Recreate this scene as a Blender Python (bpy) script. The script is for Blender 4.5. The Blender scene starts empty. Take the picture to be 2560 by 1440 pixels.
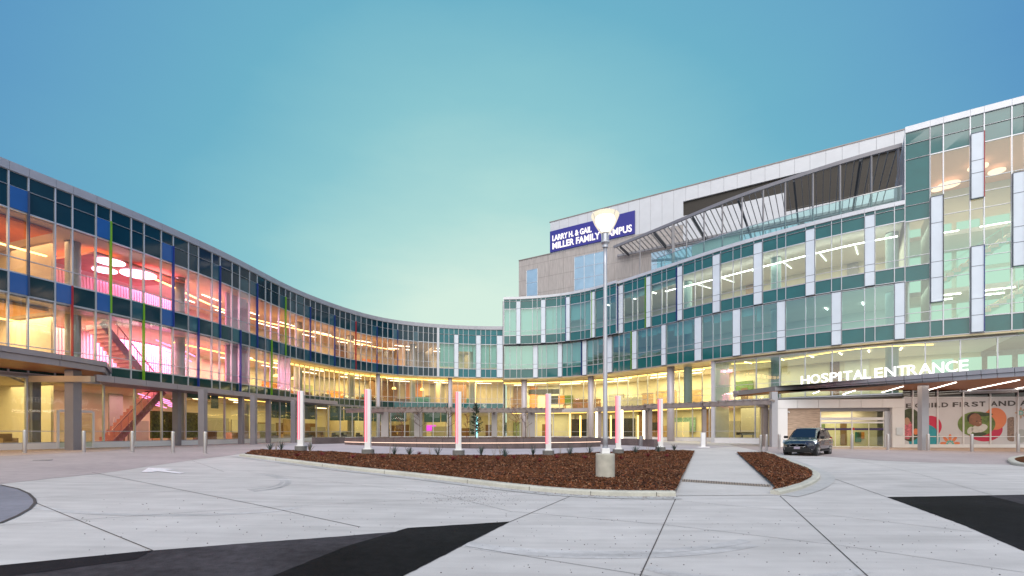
import bpy, bmesh, math, random
from mathutils import Vector, Matrix
random.seed(7)
R = math.radians
scene = bpy.context.scene
COL = scene.collection
# ------------------------------------------------------------------ camera
F = 1210.0; HZ = 1080.0; CX = 1280.0; EYE = 1.0     # pixels of the 2560x1440 photograph; eye 1 m above the building floor
cam_d = bpy.data.cameras.new("camera"); cam = bpy.data.objects.new("camera", cam_d); COL.objects.link(cam)
cam.location = (0, 0, EYE); cam.rotation_euler = (R(90), 0, 0)
cam_d.sensor_width = 36; cam_d.lens = F / 2560 * 36; cam_d.shift_y = (HZ - 720) / 2560
cam_d.clip_start = 0.1; cam_d.clip_end = 3000
scene.camera = cam
# ------------------------------------------------------------------ render settings
scene.view_settings.view_transform = 'Standard'; scene.view_settings.look = 'None'
scene.view_settings.exposure = 0.0; scene.view_settings.gamma = 1.0
scene.render.engine = 'CYCLES'
cy = scene.cycles
cy.max_bounces = 8; cy.diffuse_bounces = 3; cy.glossy_bounces = 4; cy.transmission_bounces = 4
cy.transparent_max_bounces = 14; cy.sample_clamp_indirect = 4.0; cy.caustics_reflective = False; cy.caustics_refractive = False
cy.use_denoising = True
# ------------------------------------------------------------------ world: dusk sky
SKY_K = 1.0
def build_world():
    w = bpy.data.worlds.new("World"); scene.world = w; w.use_nodes = True
    nt = w.node_tree; N = nt.nodes; L = nt.links; N.clear()
    out = N.new('ShaderNodeOutputWorld'); bg = N.new('ShaderNodeBackground')
    sky = N.new('ShaderNodeTexSky'); sky.sky_type = 'NISHITA'; sky.sun_disc = False
    sky.sun_elevation = R(4); sky.sun_rotation = R(200); sky.air_density = 1.4; sky.dust_density = 1.0; sky.ozone_density = 3
    tc = N.new('ShaderNodeTexCoord')
    def dot(v):
        n = N.new('ShaderNodeVectorMath'); n.operation = 'DOT_PRODUCT'; n.inputs[1].default_value = v
        nn = N.new('ShaderNodeVectorMath'); nn.operation = 'NORMALIZE'
        L.new(tc.outputs['Generated'], nn.inputs[0]); L.new(nn.outputs[0], n.inputs[0]); return n.outputs['Value']
    def ramp(src, stops, interp='EASE'):
        r = N.new('ShaderNodeValToRGB'); e = r.color_ramp.elements; r.color_ramp.interpolation = interp
        while len(e) < len(stops): e.new(0.5)
        for i, (p, c) in enumerate(stops): e[i].position = p; e[i].color = (*c, 1)
        L.new(src, r.inputs[0]); return r.outputs[0]
    g = Vector((-0.02, 1, 0.10)).normalized()
    nz = N.new('ShaderNodeTexNoise'); nz.inputs['Scale'].default_value = 1.6; nz.inputs['Detail'].default_value = 6; nz.inputs['Roughness'].default_value = .6
    mpn = N.new('ShaderNodeMapping'); mpn.inputs['Scale'].default_value = (1, 1, 3.5); L.new(tc.outputs['Generated'], mpn.inputs[0]); L.new(mpn.outputs[0], nz.inputs[0])
    nr = N.new('ShaderNodeMapRange'); nr.inputs['To Min'].default_value = -.035; nr.inputs['To Max'].default_value = .035; L.new(nz.outputs['Fac'], nr.inputs[0])
    ad = N.new('ShaderNodeMath'); ad.operation = 'ADD'; L.new(dot(g), ad.inputs[0]); L.new(nr.outputs[0], ad.inputs[1])
    front = ramp(ad.outputs[0], [(0.30, (0.040, 0.150, 0.42)), (0.57, (0.080, 0.250, 0.52)), (0.70, (0.125, 0.355, 0.55)), (0.80, (0.150, 0.43, 0.565)),
                          (0.88, (0.25, 0.55, 0.61)), (0.94, (0.42, 0.69, 0.66)), (0.99, (0.66, 0.83, 0.72))], 'LINEAR')
    up = dot((0, 0, 1))
    side = ramp(up, [(0.0, (0.62, 0.66, 0.74)), (0.25, (0.46, 0.60, 0.80)), (0.6, (0.60, 0.70, 0.85)), (1.0, (0.78, 0.84, 0.98))], 'LINEAR')
    glow = ramp(up, [(0.0, (1.55, 1.50, 1.30)), (0.25, (1.70, 1.75, 1.62)), (0.6, (1.25, 1.30, 1.35)), (1.0, (0.90, 0.95, 1.08))], 'LINEAR')
    mg = N.new('ShaderNodeMapRange'); mg.interpolation_type = 'SMOOTHSTEP'; mg.inputs['From Min'].default_value = 0.35; mg.inputs['From Max'].default_value = 0.97
    L.new(dot(Vector((0.12, -1, 0.22)).normalized()), mg.inputs['Value'])
    mxb = N.new('ShaderNodeMix'); mxb.data_type = 'RGBA'; L.new(mg.outputs[0], mxb.inputs['Factor']); L.new(side, mxb.inputs['A']); L.new(glow, mxb.inputs['B'])
    back = mxb.outputs['Result']
    m = N.new('ShaderNodeMapRange'); m.inputs['From Min'].default_value = 0.22; m.inputs['From Max'].default_value = -0.30
    m.interpolation_type = 'SMOOTHSTEP'; L.new(dot((0, 1, -0.15)), m.inputs['Value'])
    mix = N.new('ShaderNodeMix'); mix.data_type = 'RGBA'
    L.new(m.outputs[0], mix.inputs['Factor']); L.new(front, mix.inputs['A']); L.new(back, mix.inputs['B'])
    # a little of the physical sky on top of the dusk colours
    mul = N.new('ShaderNodeMix'); mul.data_type = 'RGBA'; mul.blend_type = 'ADD'; mul.inputs['Factor'].default_value = 0.02
    L.new(mix.outputs['Result'], mul.inputs['A']); L.new(sky.outputs[0], mul.inputs['B'])
    L.new(mul.outputs['Result'], bg.inputs['Color']); bg.inputs['Strength'].default_value = SKY_K
    L.new(bg.outputs[0], out.inputs[0])
build_world()
sun_d = bpy.data.lights.new("sun", 'SUN'); sun = bpy.data.objects.new("sun", sun_d); COL.objects.link(sun)
sun_d.energy = 1.75; sun_d.angle = R(50); sun_d.color = (1.0, 0.93, 0.87)
sun.rotation_euler = (R(42), 0, R(-15))
# ------------------------------------------------------------------ materials
MATS = {}
def mat(name, col, rough=0.6, metal=0.0, var=0.0, vscale=3.0, bump=0.0, bscale=40.0, emit=None, estr=0.0, spec=0.5, coat=0.0, stretch=None, alpha=None):
    if name in MATS: return MATS[name]
    m = bpy.data.materials.new(name); m.use_nodes = True; nt = m.node_tree; N = nt.nodes; L = nt.links
    b = N['Principled BSDF']
    b.inputs['Base Color'].default_value = (*col, 1); b.inputs['Roughness'].default_value = rough; b.inputs['Metallic'].default_value = metal
    b.inputs['Specular IOR Level'].default_value = spec; b.inputs['Coat Weight'].default_value = coat
    if alpha is not None: b.inputs['Alpha'].default_value = alpha
    if emit: b.inputs['Emission Color'].default_value = (*emit, 1); b.inputs['Emission Strength'].default_value = estr
    tc = N.new('ShaderNodeTexCoord'); mp = N.new('ShaderNodeMapping')
    L.new(tc.outputs['Object'], mp.inputs[0])
    if stretch: mp.inputs['Scale'].default_value = stretch
    if var > 0 or True:
        n = N.new('ShaderNodeTexNoise'); n.inputs['Scale'].default_value = vscale; n.inputs['Detail'].default_value = 5
        L.new(mp.outputs[0], n.inputs[0])
        mr = N.new('ShaderNodeMapRange'); mr.inputs['From Min'].default_value = 0.3; mr.inputs['From Max'].default_value = 0.7
        v = max(var, 0.03)
        mr.inputs['To Min'].default_value = 1 - v; mr.inputs['To Max'].default_value = 1 + v
        L.new(n.outputs['Fac'], mr.inputs[0])
        mx = N.new('ShaderNodeVectorMath'); mx.operation = 'SCALE'; mx.inputs[0].default_value = col; L.new(mr.outputs[0], mx.inputs['Scale'])
        L.new(mx.outputs[0], b.inputs['Base Color'])
    if bump > 0:
        n2 = N.new('ShaderNodeTexNoise'); n2.inputs['Scale'].default_value = bscale; n2.inputs['Detail'].default_value = 4; L.new(mp.outputs[0], n2.inputs[0])
        bp = N.new('ShaderNodeBump'); bp.inputs['Strength'].default_value = bump; bp.inputs['Distance'].default_value = 0.02
        L.new(n2.outputs['Fac'], bp.inputs['Height']); L.new(bp.outputs[0], b.inputs['Normal'])
    MATS[name] = m; return m
def glass(name, tint, f0=0.08, power=4.0, wavy=0.0, rc=(1, 1, 1)):
    if name in MATS: return MATS[name]
    m = bpy.data.materials.new(name); m.use_nodes = True; nt = m.node_tree; N = nt.nodes; L = nt.links; N.clear()
    out = N.new('ShaderNodeOutputMaterial'); t = N.new('ShaderNodeBsdfTransparent'); t.inputs[0].default_value = (*tint, 1)
    g = N.new('ShaderNodeBsdfGlossy'); g.inputs['Roughness'].default_value = 0.0; g.inputs['Color'].default_value = (*rc, 1)
    lw = N.new('ShaderNodeLayerWeight'); lw.inputs['Blend'].default_value = 0.5
    p = N.new('ShaderNodeMath'); p.operation = 'POWER'; p.inputs[1].default_value = power; L.new(lw.outputs['Facing'], p.inputs[0])
    a = N.new('ShaderNodeMapRange'); a.inputs['To Min'].default_value = f0; a.inputs['To Max'].default_value = 1.0; L.new(p.outputs[0], a.inputs[0])
    mx = N.new('ShaderNodeMixShader'); L.new(a.outputs[0], mx.inputs[0]); L.new(t.outputs[0], mx.inputs[1]); L.new(g.outputs[0], mx.inputs[2])
    if wavy > 0:
        tc = N.new('ShaderNodeTexCoord'); n = N.new('ShaderNodeTexNoise'); n.inputs['Scale'].default_value = 0.9; n.inputs['Detail'].default_value = 0
        L.new(tc.outputs['Object'], n.inputs[0])
        bp = N.new('ShaderNodeBump'); bp.inputs['Strength'].default_value = wavy; bp.inputs['Distance'].default_value = 0.02
        L.new(n.outputs['Fac'], bp.inputs['Height']); L.new(bp.outputs[0], g.inputs['Normal'])
    L.new(mx.outputs[0], out.inputs[0]); MATS[name] = m; return m
def emis(name, col, s):
    return mat(name, (0.04, 0.04, 0.04), 0.5, emit=col, estr=s)

M_alu = mat('aluminium', (0.56, 0.57, 0.62), 0.38, 0.5, 0.05, 2)
M_cap = mat('parapet_metal', (0.40, 0.40, 0.45), 0.4, 0.35, 0.06, 1.5)
M_capw = mat('parapet_metal_pale', (0.62, 0.63, 0.68), 0.4, 0.25, 0.05, 1.5)
M_spL = mat('spandrel_navy', (0.003, 0.032, 0.052), 0.06, 0, 0.1, 1, spec=0.5)
M_spR = mat('spandrel_teal', (0.014, 0.125, 0.130), 0.06, 0, 0.10, 0.8, spec=0.7, coat=.3)
M_skyrefl = mat('sky_reflection_panel', (0.02, 0.10, 0.34), 0.15, 0, 0.05, 1, spec=0.5)  # mirrored sky blue put into the base colour of the panels
M_soff = mat('soffit_metal', (0.55, 0.46, 0.30), 0.4, 0.3, 0.06, 1)
M_gL = glass('glass_clear', (0.93, 0.92, 0.90), 0.08, 3.3, 0.25)
M_gR = glass('glass_teal', (0.56, 0.82, 0.80), 0.27, 3.2, 0.10, (0.75, 1.0, 0.95))
M_gT = glass('glass_tower', (0.78, 0.93, 0.88), 0.15, 3.2, 0.10)
M_gLow = glass('glass_low', (0.88, 0.92, 0.80), 0.05, 3.5, 0.25)
def frosted(name, col, see):
    m = bpy.data.materials.new(name); m.use_nodes = True; nt = m.node_tree; N = nt.nodes; L = nt.links
    b = N['Principled BSDF']; b.inputs['Base Color'].default_value = (*col, 1); b.inputs['Roughness'].default_value = 0.15
    t = N.new('ShaderNodeBsdfTransparent'); mx = N.new('ShaderNodeMixShader'); mx.inputs[0].default_value = see
    tc = N.new('ShaderNodeTexCoord'); n = N.new('ShaderNodeTexNoise'); n.inputs['Scale'].default_value = 0.7; L.new(tc.outputs['Object'], n.inputs[0])
    cr = N.new('ShaderNodeMapRange'); cr.inputs['To Min'].default_value = 0.9; cr.inputs['To Max'].default_value = 1.1; L.new(n.outputs['Fac'], cr.inputs[0])
    sc = N.new('ShaderNodeVectorMath'); sc.operation = 'SCALE'; sc.inputs[0].default_value = col; L.new(cr.outputs[0], sc.inputs['Scale']); L.new(sc.outputs[0], b.inputs['Base Color'])
    o = N['Material Output']; L.new(b.outputs[0], mx.inputs[1]); L.new(t.outputs[0], mx.inputs[2]); L.new(mx.outputs[0], o.inputs[0]); return m
M_frost = frosted('frosted_white', (0.76, 0.83, 0.93), 0.12)
M_frostR = mat('shade_teal', (0.36, 0.58, 0.56), 0.5, 0, 0.08, 0.5)
M_dark = mat('dark_metal', (0.02, 0.02, 0.025), 0.5)
M_grey = mat('grey_metal', (0.27, 0.26, 0.28), 0.45, 0.3, 0.06, 1)
M_brn = mat('bronze_metal', (0.30, 0.25, 0.24), 0.42, 0.35, 0.08, 1)
M_wall = mat('plaster_cream', (0.72, 0.66, 0.50), 0.8, 0, 0.08, 0.4)
M_ceil = mat('ceiling_white', (0.78, 0.76, 0.70), 0.8, 0, 0.04, 0.6)
M_floor = mat('floor_interior', (0.40, 0.33, 0.25), 0.35, 0, 0.1, 0.8)
M_pink = mat('plaster_pink', (0.80, 0.46, 0.60), 0.7, 0, 0.05, 0.6)
M_wood = mat('wood_soffit', (0.33, 0.105, 0.025), 0.45, 0, 0.22, 1.2, stretch=(0.3, 12, 1))
M_door = mat('wood_door', (0.22, 0.12, 0.06), 0.5, 0, 0.1, 2)
M_white = mat('white_metal', (0.80, 0.79, 0.80), 0.4, 0.05, 0.03, 1)
M_conc = mat('concrete_pale', (0.55, 0.54, 0.50), 0.85, 0, 0.12, 4, 0.15, 60)
M_steel = mat('brushed_steel', (0.62, 0.60, 0.60), 0.30, 0.9, 0.05, 4)
E_warm = emis('strip_warm', (1.0, 0.78, 0.52), 7.0)
E_orng = emis('strip_orange', (1.0, 0.50, 0.16), 6.0)
E_yel = emis('strip_yellow', (1.0, 0.60, 0.14), 4.5)
E_whit = emis('strip_white', (1.0, 0.93, 0.82), 8.0)
E_pink = emis('disc_pink', (1.0, 0.55, 0.75), 6.0)
# ------------------------------------------------------------------ mesh builder
class MB:
    def __init__(s): s.v = []; s.f = []; s.m = []; s.cur = 0
    def quad(s, a, b, c, d):
        i = len(s.v); s.v += [Vector(a), Vector(b), Vector(c), Vector(d)]; s.f.append((i, i+1, i+2, i+3)); s.m.append(s.cur)
    def tri(s, a, b, c):
        i = len(s.v); s.v += [Vector(a), Vector(b), Vector(c)]; s.f.append((i, i+1, i+2)); s.m.append(s.cur)
    def hexa(s, p):   # 8 points: bottom 4 ccw, top 4
        i = len(s.v); s.v += [Vector(q) for q in p]
        for f in ((3, 2, 1, 0), (4, 5, 6, 7), (0, 1, 5, 4), (1, 2, 6, 5), (2, 3, 7, 6), (3, 0, 4, 7)):
            s.f.append(tuple(i + k for k in f)); s.m.append(s.cur)
    def box(s, c, d, rz=0):   # centre, full sizes
        x, y, z = d[0]/2, d[1]/2, d[2]/2; ca, sa = math.cos(rz), math.sin(rz)
        P_ = [(-x, -y, -z), (x, -y, -z), (x, y, -z), (-x, y, -z), (-x, -y, z), (x, -y, z), (x, y, z), (-x, y, z)]
        s.hexa([(c[0]+a*ca-b*sa, c[1]+a*sa+b*ca, c[2]+e) for a, b, e in P_])
    def beam(s, a, b, w, h):   # box along a->b, width w (horizontal), height h
        a = Vector(a); b = Vector(b); d = (b-a).normalized(); up = Vector((0, 0, 1))
        if abs(d.z) > .99: up = Vector((0, 1, 0))
        x = d.cross(up).normalized()*w/2; y = x.cross(d).normalized()*h/2
        s.hexa([a-x-y, b-x-y, b+x-y, a+x-y, a-x+y, b-x+y, b+x+y, a+x+y])
    def prism(s, poly, z0, z1, cap=True):
        n = len(poly); i = len(s.v)
        s.v += [Vector((p[0], p[1], z0)) for p in poly] + [Vector((p[0], p[1], z1)) for p in poly]
        for k in range(n):
            j = (k+1) % n; s.f.append((i+k, i+j, i+n+j, i+n+k)); s.m.append(s.cur)
        if cap:
            s.f.append(tuple(range(i+n-1, i-1, -1))); s.m.append(s.cur); s.f.append(tuple(range(i+n, i+2*n))); s.m.append(s.cur)
    def tube(s, a, b, r0, r1=None, n=10, cap=True):
        r1 = r0 if r1 is None else r1
        a = Vector(a); b = Vector(b); d = (b-a).normalized(); up = Vector((0, 0, 1)) if abs(d.z) < .95 else Vector((1, 0, 0))
        x = d.cross(up).normalized(); y = d.cross(x); i = len(s.v)
        for (c, r) in ((a, r0), (b, r1)):
            for k in range(n):
                t = 2*math.pi*k/n; s.v.append(c + x*math.cos(t)*r + y*math.sin(t)*r)
        for k in range(n):
            j = (k+1) % n; s.f.append((i+k, i+j, i+n+j, i+n+k)); s.m.append(s.cur)
        if cap and r0 > 1e-4: s.f.append(tuple(i+k for k in range(n-1, -1, -1))); s.m.append(s.cur)
        if cap and r1 > 1e-4: s.f.append(tuple(i+n+k for k in range(n))); s.m.append(s.cur)
    def lathe(s, prof, c=(0, 0, 0), n=24, sx=1, sy=1):
        i = len(s.v)
        for r, z in prof:
            for k in range(n):
                t = 2*math.pi*k/n; s.v.append(Vector((c[0]+math.cos(t)*r*sx, c[1]+math.sin(t)*r*sy, c[2]+z)))
        for q in range(len(prof)-1):
            for k in range(n):
                j = (k+1) % n; s.f.append((i+q*n+k, i+q*n+j, i+(q+1)*n+j, i+(q+1)*n+k)); s.m.append(s.cur)
        s.f.append(tuple(i+k for k in range(n-1, -1, -1))); s.m.append(s.cur)
        e = i+(len(prof)-1)*n; s.f.append(tuple(e+k for k in range(n))); s.m.append(s.cur)
    def build(s, name, mats, parent=None, smooth=False, bevel=0.0):
        if not isinstance(mats, (list, tuple)): mats = [mats]
        me = bpy.data.meshes.new(name)
        if parent is not None: o0 = origin(parent)
        else:
            xs = [v.x for v in s.v]; ys = [v.y for v in s.v]; zs = [v.z for v in s.v]
            o0 = Vector(((min(xs)+max(xs))/2, (min(ys)+max(ys))/2, min(zs)))
        me.from_pydata([v-o0 for v in s.v], [], s.f)
        for m in mats: me.materials.append(m)
        for p, k in zip(me.polygons, s.m): p.material_index = k; p.use_smooth = smooth
        o = bpy.data.objects.new(name, me); COL.objects.link(o)
        if parent is None: o.location = o0
        else: o.parent = parent
        if bevel > 0:
            b = o.modifiers.new('b', 'BEVEL'); b.width = bevel; b.segments = 2; b.limit_method = 'ANGLE'
        return o
def origin(o):
    v = Vector((0, 0, 0))
    while o is not None: v += o.location; o = o.parent
    return v
def tag(o, label=None, cat=None, group=None, kind=None):
    if label: o['label'] = label
    if cat: o['category'] = cat
    if group: o['group'] = group
    if kind: o['kind'] = kind
    return o
def thing(name, label, cat, loc=(0, 0, 0), group=None, rz=0):
    o = bpy.data.objects.new(name, None); COL.objects.link(o); o.location = loc; o.rotation_euler = (0, 0, rz); o.empty_display_size = 0.3
    return tag(o, label, cat, group)
def copy_tree(o, parent=None):
    kids = [c for c in bpy.data.objects if c.parent == o]
    c = o.copy(); COL.objects.link(c)
    if parent is not None: c.parent = parent
    for k in kids: copy_tree(k, c)
    return c
def text_mesh(name, txt, size, extrude, m, parent, loc, rot, sx=1.0, bold=0.0, align='LEFT'):
    cu = bpy.data.curves.new(name, 'FONT'); cu.body = txt; cu.size = size; cu.extrude = extrude; cu.offset = bold; cu.align_x = align; cu.resolution_u = 4
    t = bpy.data.objects.new('tmp', cu); COL.objects.link(t)
    dg = bpy.context.evaluated_depsgraph_get(); dg.update()
    me = bpy.data.meshes.new_from_object(t.evaluated_get(dg)); bpy.data.objects.remove(t); bpy.data.curves.remove(cu)
    me.name = name
    me.transform(Matrix.Diagonal((sx, 1, 1, 1)))
    me.materials.clear(); me.materials.append(m)
    o = bpy.data.objects.new(name, me); COL.objects.link(o)
    o.parent = parent; o.location = Vector(loc) - (origin(parent) if parent else Vector((0, 0, 0))); o.rotation_euler = rot
    return o
# ------------------------------------------------------------------ ground height and picture-to-place helpers
def sabs(x, k=3.0): return (x + math.sqrt(x*x + k*k)) / 2
def g(X, Y):
    a = -0.72 + 0.0115*Y + 0.02*sabs(-X)
    b = -0.03
    k = 0.12
    return (a + b - math.sqrt((a-b)**2 + k*k)) / 2
def gp(px, py, it=30):     # where the sight line through a photo pixel meets the ground
    Y = 20.0
    for _ in range(it):
        X = (px-CX)/F*Y; Y = 0.5*Y + 0.5*F*(EYE-g(X, Y))/max(py-HZ, 1)
    return Vector(((px-CX)/F*Y, Y))
def at(px, Y, py=None): return Vector(((px-CX)/F*Y, Y, EYE+(HZ-py)/F*Y if py is not None else 0))
# ------------------------------------------------------------------ facade line in plan
NODES = [(-33, 12), (-31.0, 19), (-29.0, 27.4), (-27.3, 31.7), (-26.1, 36.1), (-24.8, 42.2), (-23.2, 54.0), (-18.3, 65.1), (-10.8, 69.7), (-1.6, 71.2),
         (5.75, 69.9), (11, 66.7), (15.6, 60.8), (18.7, 56.5), (21.0, 53.2), (23.5, 49.9), (26.2, 47.2), (29.2, 44.2), (33.2, 41.1), (39.35, 37.2), (46, 33.1), (56, 27)]
def build_path():
    P_ = [Vector(p) for p in NODES]; pts = []
    for i in range(len(P_)-1):
        p0 = P_[max(i-1, 0)]; p1 = P_[i]; p2 = P_[i+1]; p3 = P_[min(i+2, len(P_)-1)]
        for k in range(24):
            t = k/24; pts.append(0.5*((2*p1)+(p2-p0)*t+(2*p0-5*p1+4*p2-p3)*t*t+(3*p1-p0-3*p2+p3)*t**3))
    pts.append(P_[-1])
    def resample(ps, st):
        out = [ps[0]]; acc = 0
        for a, b in zip(ps, ps[1:]):
            d = (b-a).length
            while acc + d >= st:
                t = (st-acc)/d; a = a + (b-a)*t; out.append(a); d = (b-a).length; acc = 0
            acc += d
        return out
    ps = resample(pts, 0.25)
    for _ in range(3):
        n = 8; ps = [sum((ps[j] for j in range(i-min(n, i, len(ps)-1-i), i+min(n, i, len(ps)-1-i)+1)), Vector((0, 0)))/(2*min(n, i, len(ps)-1-i)+1) for i in range(len(ps))]
    return resample(ps, 0.25)
PATH = build_path(); ST = 0.25
NRM = []
for i in range(len(PATH)):
    a = PATH[max(i-6, 0)]; b = PATH[min(i+6, len(PATH)-1)]; d = (b-a).normalized(); NRM.append(Vector((-d.y, d.x)))
SMAX = (len(PATH)-1)*ST
def P2(s, d=0.0):
    s = min(max(s, 0), SMAX-1e-4); i = int(s/ST); t = s/ST-i
    return PATH[i].lerp(PATH[i+1], t) + NRM[i].lerp(NRM[i+1], t)*d
def P(s, d, z): q = P2(s, d); return Vector((q.x, q.y, z))
def ang(s): a = P2(s-.3); b = P2(s+.3); return math.atan2(b.y-a.y, b.x-a.x)
def spx(px, d=0.0):        # arc length at which the facade line is seen at picture column px
    lo, hi = 0.0, SMAX
    for _ in range(40):
        m = (lo+hi)/2; q = P2(m, d)
        if q.x/q.y*F+CX < px: lo = m
        else: hi = m
    return (lo+hi)/2
def pbox(mb, s0, s1, d0, d1, z0, z1, step=1.6):   # a curved box following the facade
    n = max(1, int(math.ceil((s1-s0)/step)))
    i = len(mb.v)
    for k in range(n+1):
        s = s0+(s1-s0)*k/n
        mb.v += [P(s, d0, z0), P(s, d1, z0), P(s, d1, z1), P(s, d0, z1)]
    for k in range(n):
        a = i+4*k; b = a+4
        for (p, q) in ((0, 1), (1, 2), (2, 3), (3, 0)):
            mb.f.append((a+p, a+q, b+q, b+p)); mb.m.append(mb.cur)
    mb.f.append((i, i+3, i+2, i+1)); mb.m.append(mb.cur); e = i+4*n; mb.f.append((e, e+1, e+2, e+3)); mb.m.append(mb.cur)
def vbar(mb, s, w, d0, d1, z0, z1):
    mb.hexa([P(s-w/2, d0, z0), P(s+w/2, d0, z0), P(s+w/2, d1, z0), P(s-w/2, d1, z0), P(s-w/2, d0, z1), P(s+w/2, d0, z1), P(s+w/2, d1, z1), P(s-w/2, d1, z1)])
# ================================================================== BUILDINGS
M_slate = mat('frame_slate', (.10, .12, .16), .4, .3)
SPN = []
WIN = []      # windows waiting to be built: (size in the picture, root, s0, s1, d, rows, glass)
def band(root, cols, d, rows, gl, sp, panels=(), pmat=None, frame=None, mw=0.055, cap=True, pz=None, shades=None, dproud=0.07, blue_rows=None):
    """one storey of curtain wall: rows = (z0, z1, 'vi' | 'sp'), cols = arc lengths of the mullions"""
    frame = frame or M_alu
    grid = MB(); spn = MB()
    z0 = rows[0][0]; z1 = rows[-1][1]
    for s in cols: vbar(grid, s, mw, d-dproud, d+0.10, z0, z1)
    for i, (s0, s1) in enumerate(zip(cols, cols[1:])):
        if i in panels:
            pb = MB(); zs = sorted(set([z0] + [r[0] for r in rows] + [z1])) if pz is None else pz
            for a, b in [(zs[0], zs[-1])]:
                pb.hexa([P(s0+.03, d-.16, a+.02), P(s1-.03, d-.16, a+.02), P(s1-.03, d-.13, a+.02), P(s0+.03, d-.13, a+.02),
                         P(s0+.03, d-.16, b-.02), P(s1-.03, d-.16, b-.02), P(s1-.03, d-.13, b-.02), P(s0+.03, d-.13, b-.02)])
            po = pb.build('glass_panel', pmat or M_frost, root)
            fb = MB(); vbar(fb, s0+.014, .025, d-.18, d-.02, zs[0], zs[-1]); vbar(fb, s1-.014, .025, d-.18, d-.02, zs[0], zs[-1])
            for a in (zs[0], zs[-1]): pbox(fb, s0+.03, s1-.03, d-.19, d-.02, a-.03, a+.02, 5)
            for a in zs[1:-1]: pbox(fb, s0+.03, s1-.03, d-.175, d-.161, a-.018, a+.018, 5)
            fb.build('panel_frame', M_slate, po)
            vs = [(a, b) for a, b, k in rows if k == 'sp' and a >= zs[-1]-.01]
            if vs: q0 = P2(s0, d); SPN.append((0, root, s0+mw/2, s1-mw/2, d, vs, sp))
            continue
        vi = [(a, b) for a, b, k in rows if k == 'vi']; vs = [(a, b) for a, b, k in rows if k == 'sp']
        q0 = P2(s0, d); q1 = P2(s1, d); px = (q0.x/q0.y)*F+CX
        lo = [v for v in vs if not vi or v[1] <= vi[0][0]+.01]; hi = [v for v in vs if v not in lo]
        for grp in (lo, hi):
            if grp: SPN.append((abs(q1.x/q1.y-q0.x/q0.y)*F*sum(v[1]-v[0] for v in grp)/q0.y*F if -40 < px < 2600 else 0, root, s0+mw/2, s1-mw/2, d, grp, sp))
        if vi:
            q0 = P2(s0, d); q1 = P2(s1, d)
            w = abs(q1.x/q1.y-q0.x/q0.y)*F; px = (q0.x/q0.y)*F+CX
            h = (vi[-1][1]-vi[0][0])/q0.y*F
            size = w*h if -40 < px < 2600 else 0
            WIN.append((size, root, s0+mw/2, s1-mw/2, d, vi, gl, frame, d-dproud))
        for a, b, k in rows:     # bars of the opaque rows
            if k == 'sp':
                for zz in ((a, b)):
                    pbox(grid, s0+mw/2, s1-mw/2, d-dproud+.012, d+.05, zz-.025, zz+.025, 5)
    if not any(k == 'sp' for a, b, k in rows):
        for zz in (z0, z1): pbox(grid, cols[0], cols[-1], d-dproud+.014, d+.05, zz-.024, zz+.024, 1.6)
    grid.build('mullion', frame, root)
def add_win(mbg, mbf, w):
    _, root, s0, s1, d, vi, gl, fr, dp = w
    for a, b in vi:
        e = [random.uniform(-.005, .005) for _ in range(4)]
        mbg.quad(P(s0, d+e[0], a), P(s1, d+e[1], a), P(s1, d+e[2], b), P(s0, d+e[3], b))
    for (a, b) in vi[:-1]: pbox(mbf, s0, s1, dp+.012, d+.05, b-.022, b+.022, 5)
    pbox(mbf, s0, s1, dp+.006, d+.06, vi[0][0]+.0255, vi[0][0]+.06, 5)
    pbox(mbf, s0, s1, dp+.006, d+.06, vi[-1][1]-.06, vi[-1][1]-.0255, 5)
def flush_windows():
    def addsp(mb, w):
        for a, b in w[5]:
            e = [random.uniform(-.004, .004) for _ in range(4)]
            mb.quad(P(w[2], w[4]+e[0], a), P(w[3], w[4]+e[1], a), P(w[3], w[4]+e[2], b), P(w[2], w[4]+e[3], b))
    for r in (wing, block, tower):
        ws = sorted([w for w in SPN if w[1] == r], key=lambda w: -w[0])
        for w in ws[:96]: mb = MB(); addsp(mb, w); mb.build('spandrel', w[6], r)
        ms = []
        for w in ws[96:]:
            if w[6] not in ms: ms.append(w[6])
        for m in ms:
            mb = MB()
            for w in ws[96:]:
                if w[6] == m: addsp(mb, w)
            o = mb.build('spandrel_band', m, r); o['kind'] = 'stuff'
    roots = []
    for w in WIN:
        if w[1] not in roots: roots.append(w[1])
    for r in roots:
        ws = sorted([w for w in WIN if w[1] == r], key=lambda w: -w[0])
        for w in ws[:96]:
            a, b = MB(), MB(); add_win(a, b, w); o = a.build('window', w[6], r); b.build('frame', w[7], o)
        rest = ws[96:]
        if rest:
            for gl in {id(w[6]): w[6] for w in rest}.values():
                a, b = MB(), MB()
                for w in rest:
                    if w[6] == gl: add_win(a, b, w)
                o = a.build('window_band', gl, r); o['kind'] = 'stuff'; b.build('frame', rest[0][7], o)
def quilt(mb, s0, s1, d0, d1, z, step=1.5):   # horizontal sheet following the facade
    n = max(1, int((s1-s0)/step))
    for k in range(n):
        a = s0+(s1-s0)*k/n; b = s0+(s1-s0)*(k+1)/n
        mb.quad(P(a, d0, z), P(b, d0, z), P(b, d1, z), P(a, d1, z))
LIGHTS = []
def area(root, loc, sx, sy, power, col, rz=0, rot=None):
    l = bpy.data.lights.new('ceiling_light', 'AREA'); l.shape = 'RECTANGLE'; l.size = sx; l.size_y = sy; l.energy = power; l.color = col
    o = bpy.data.objects.new('ceiling_light', l); COL.objects.link(o); o.parent = root
    o.location = Vector(loc)-origin(root); o.rotation_euler = rot or (0, 0, rz); LIGHTS.append(o); return o
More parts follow.
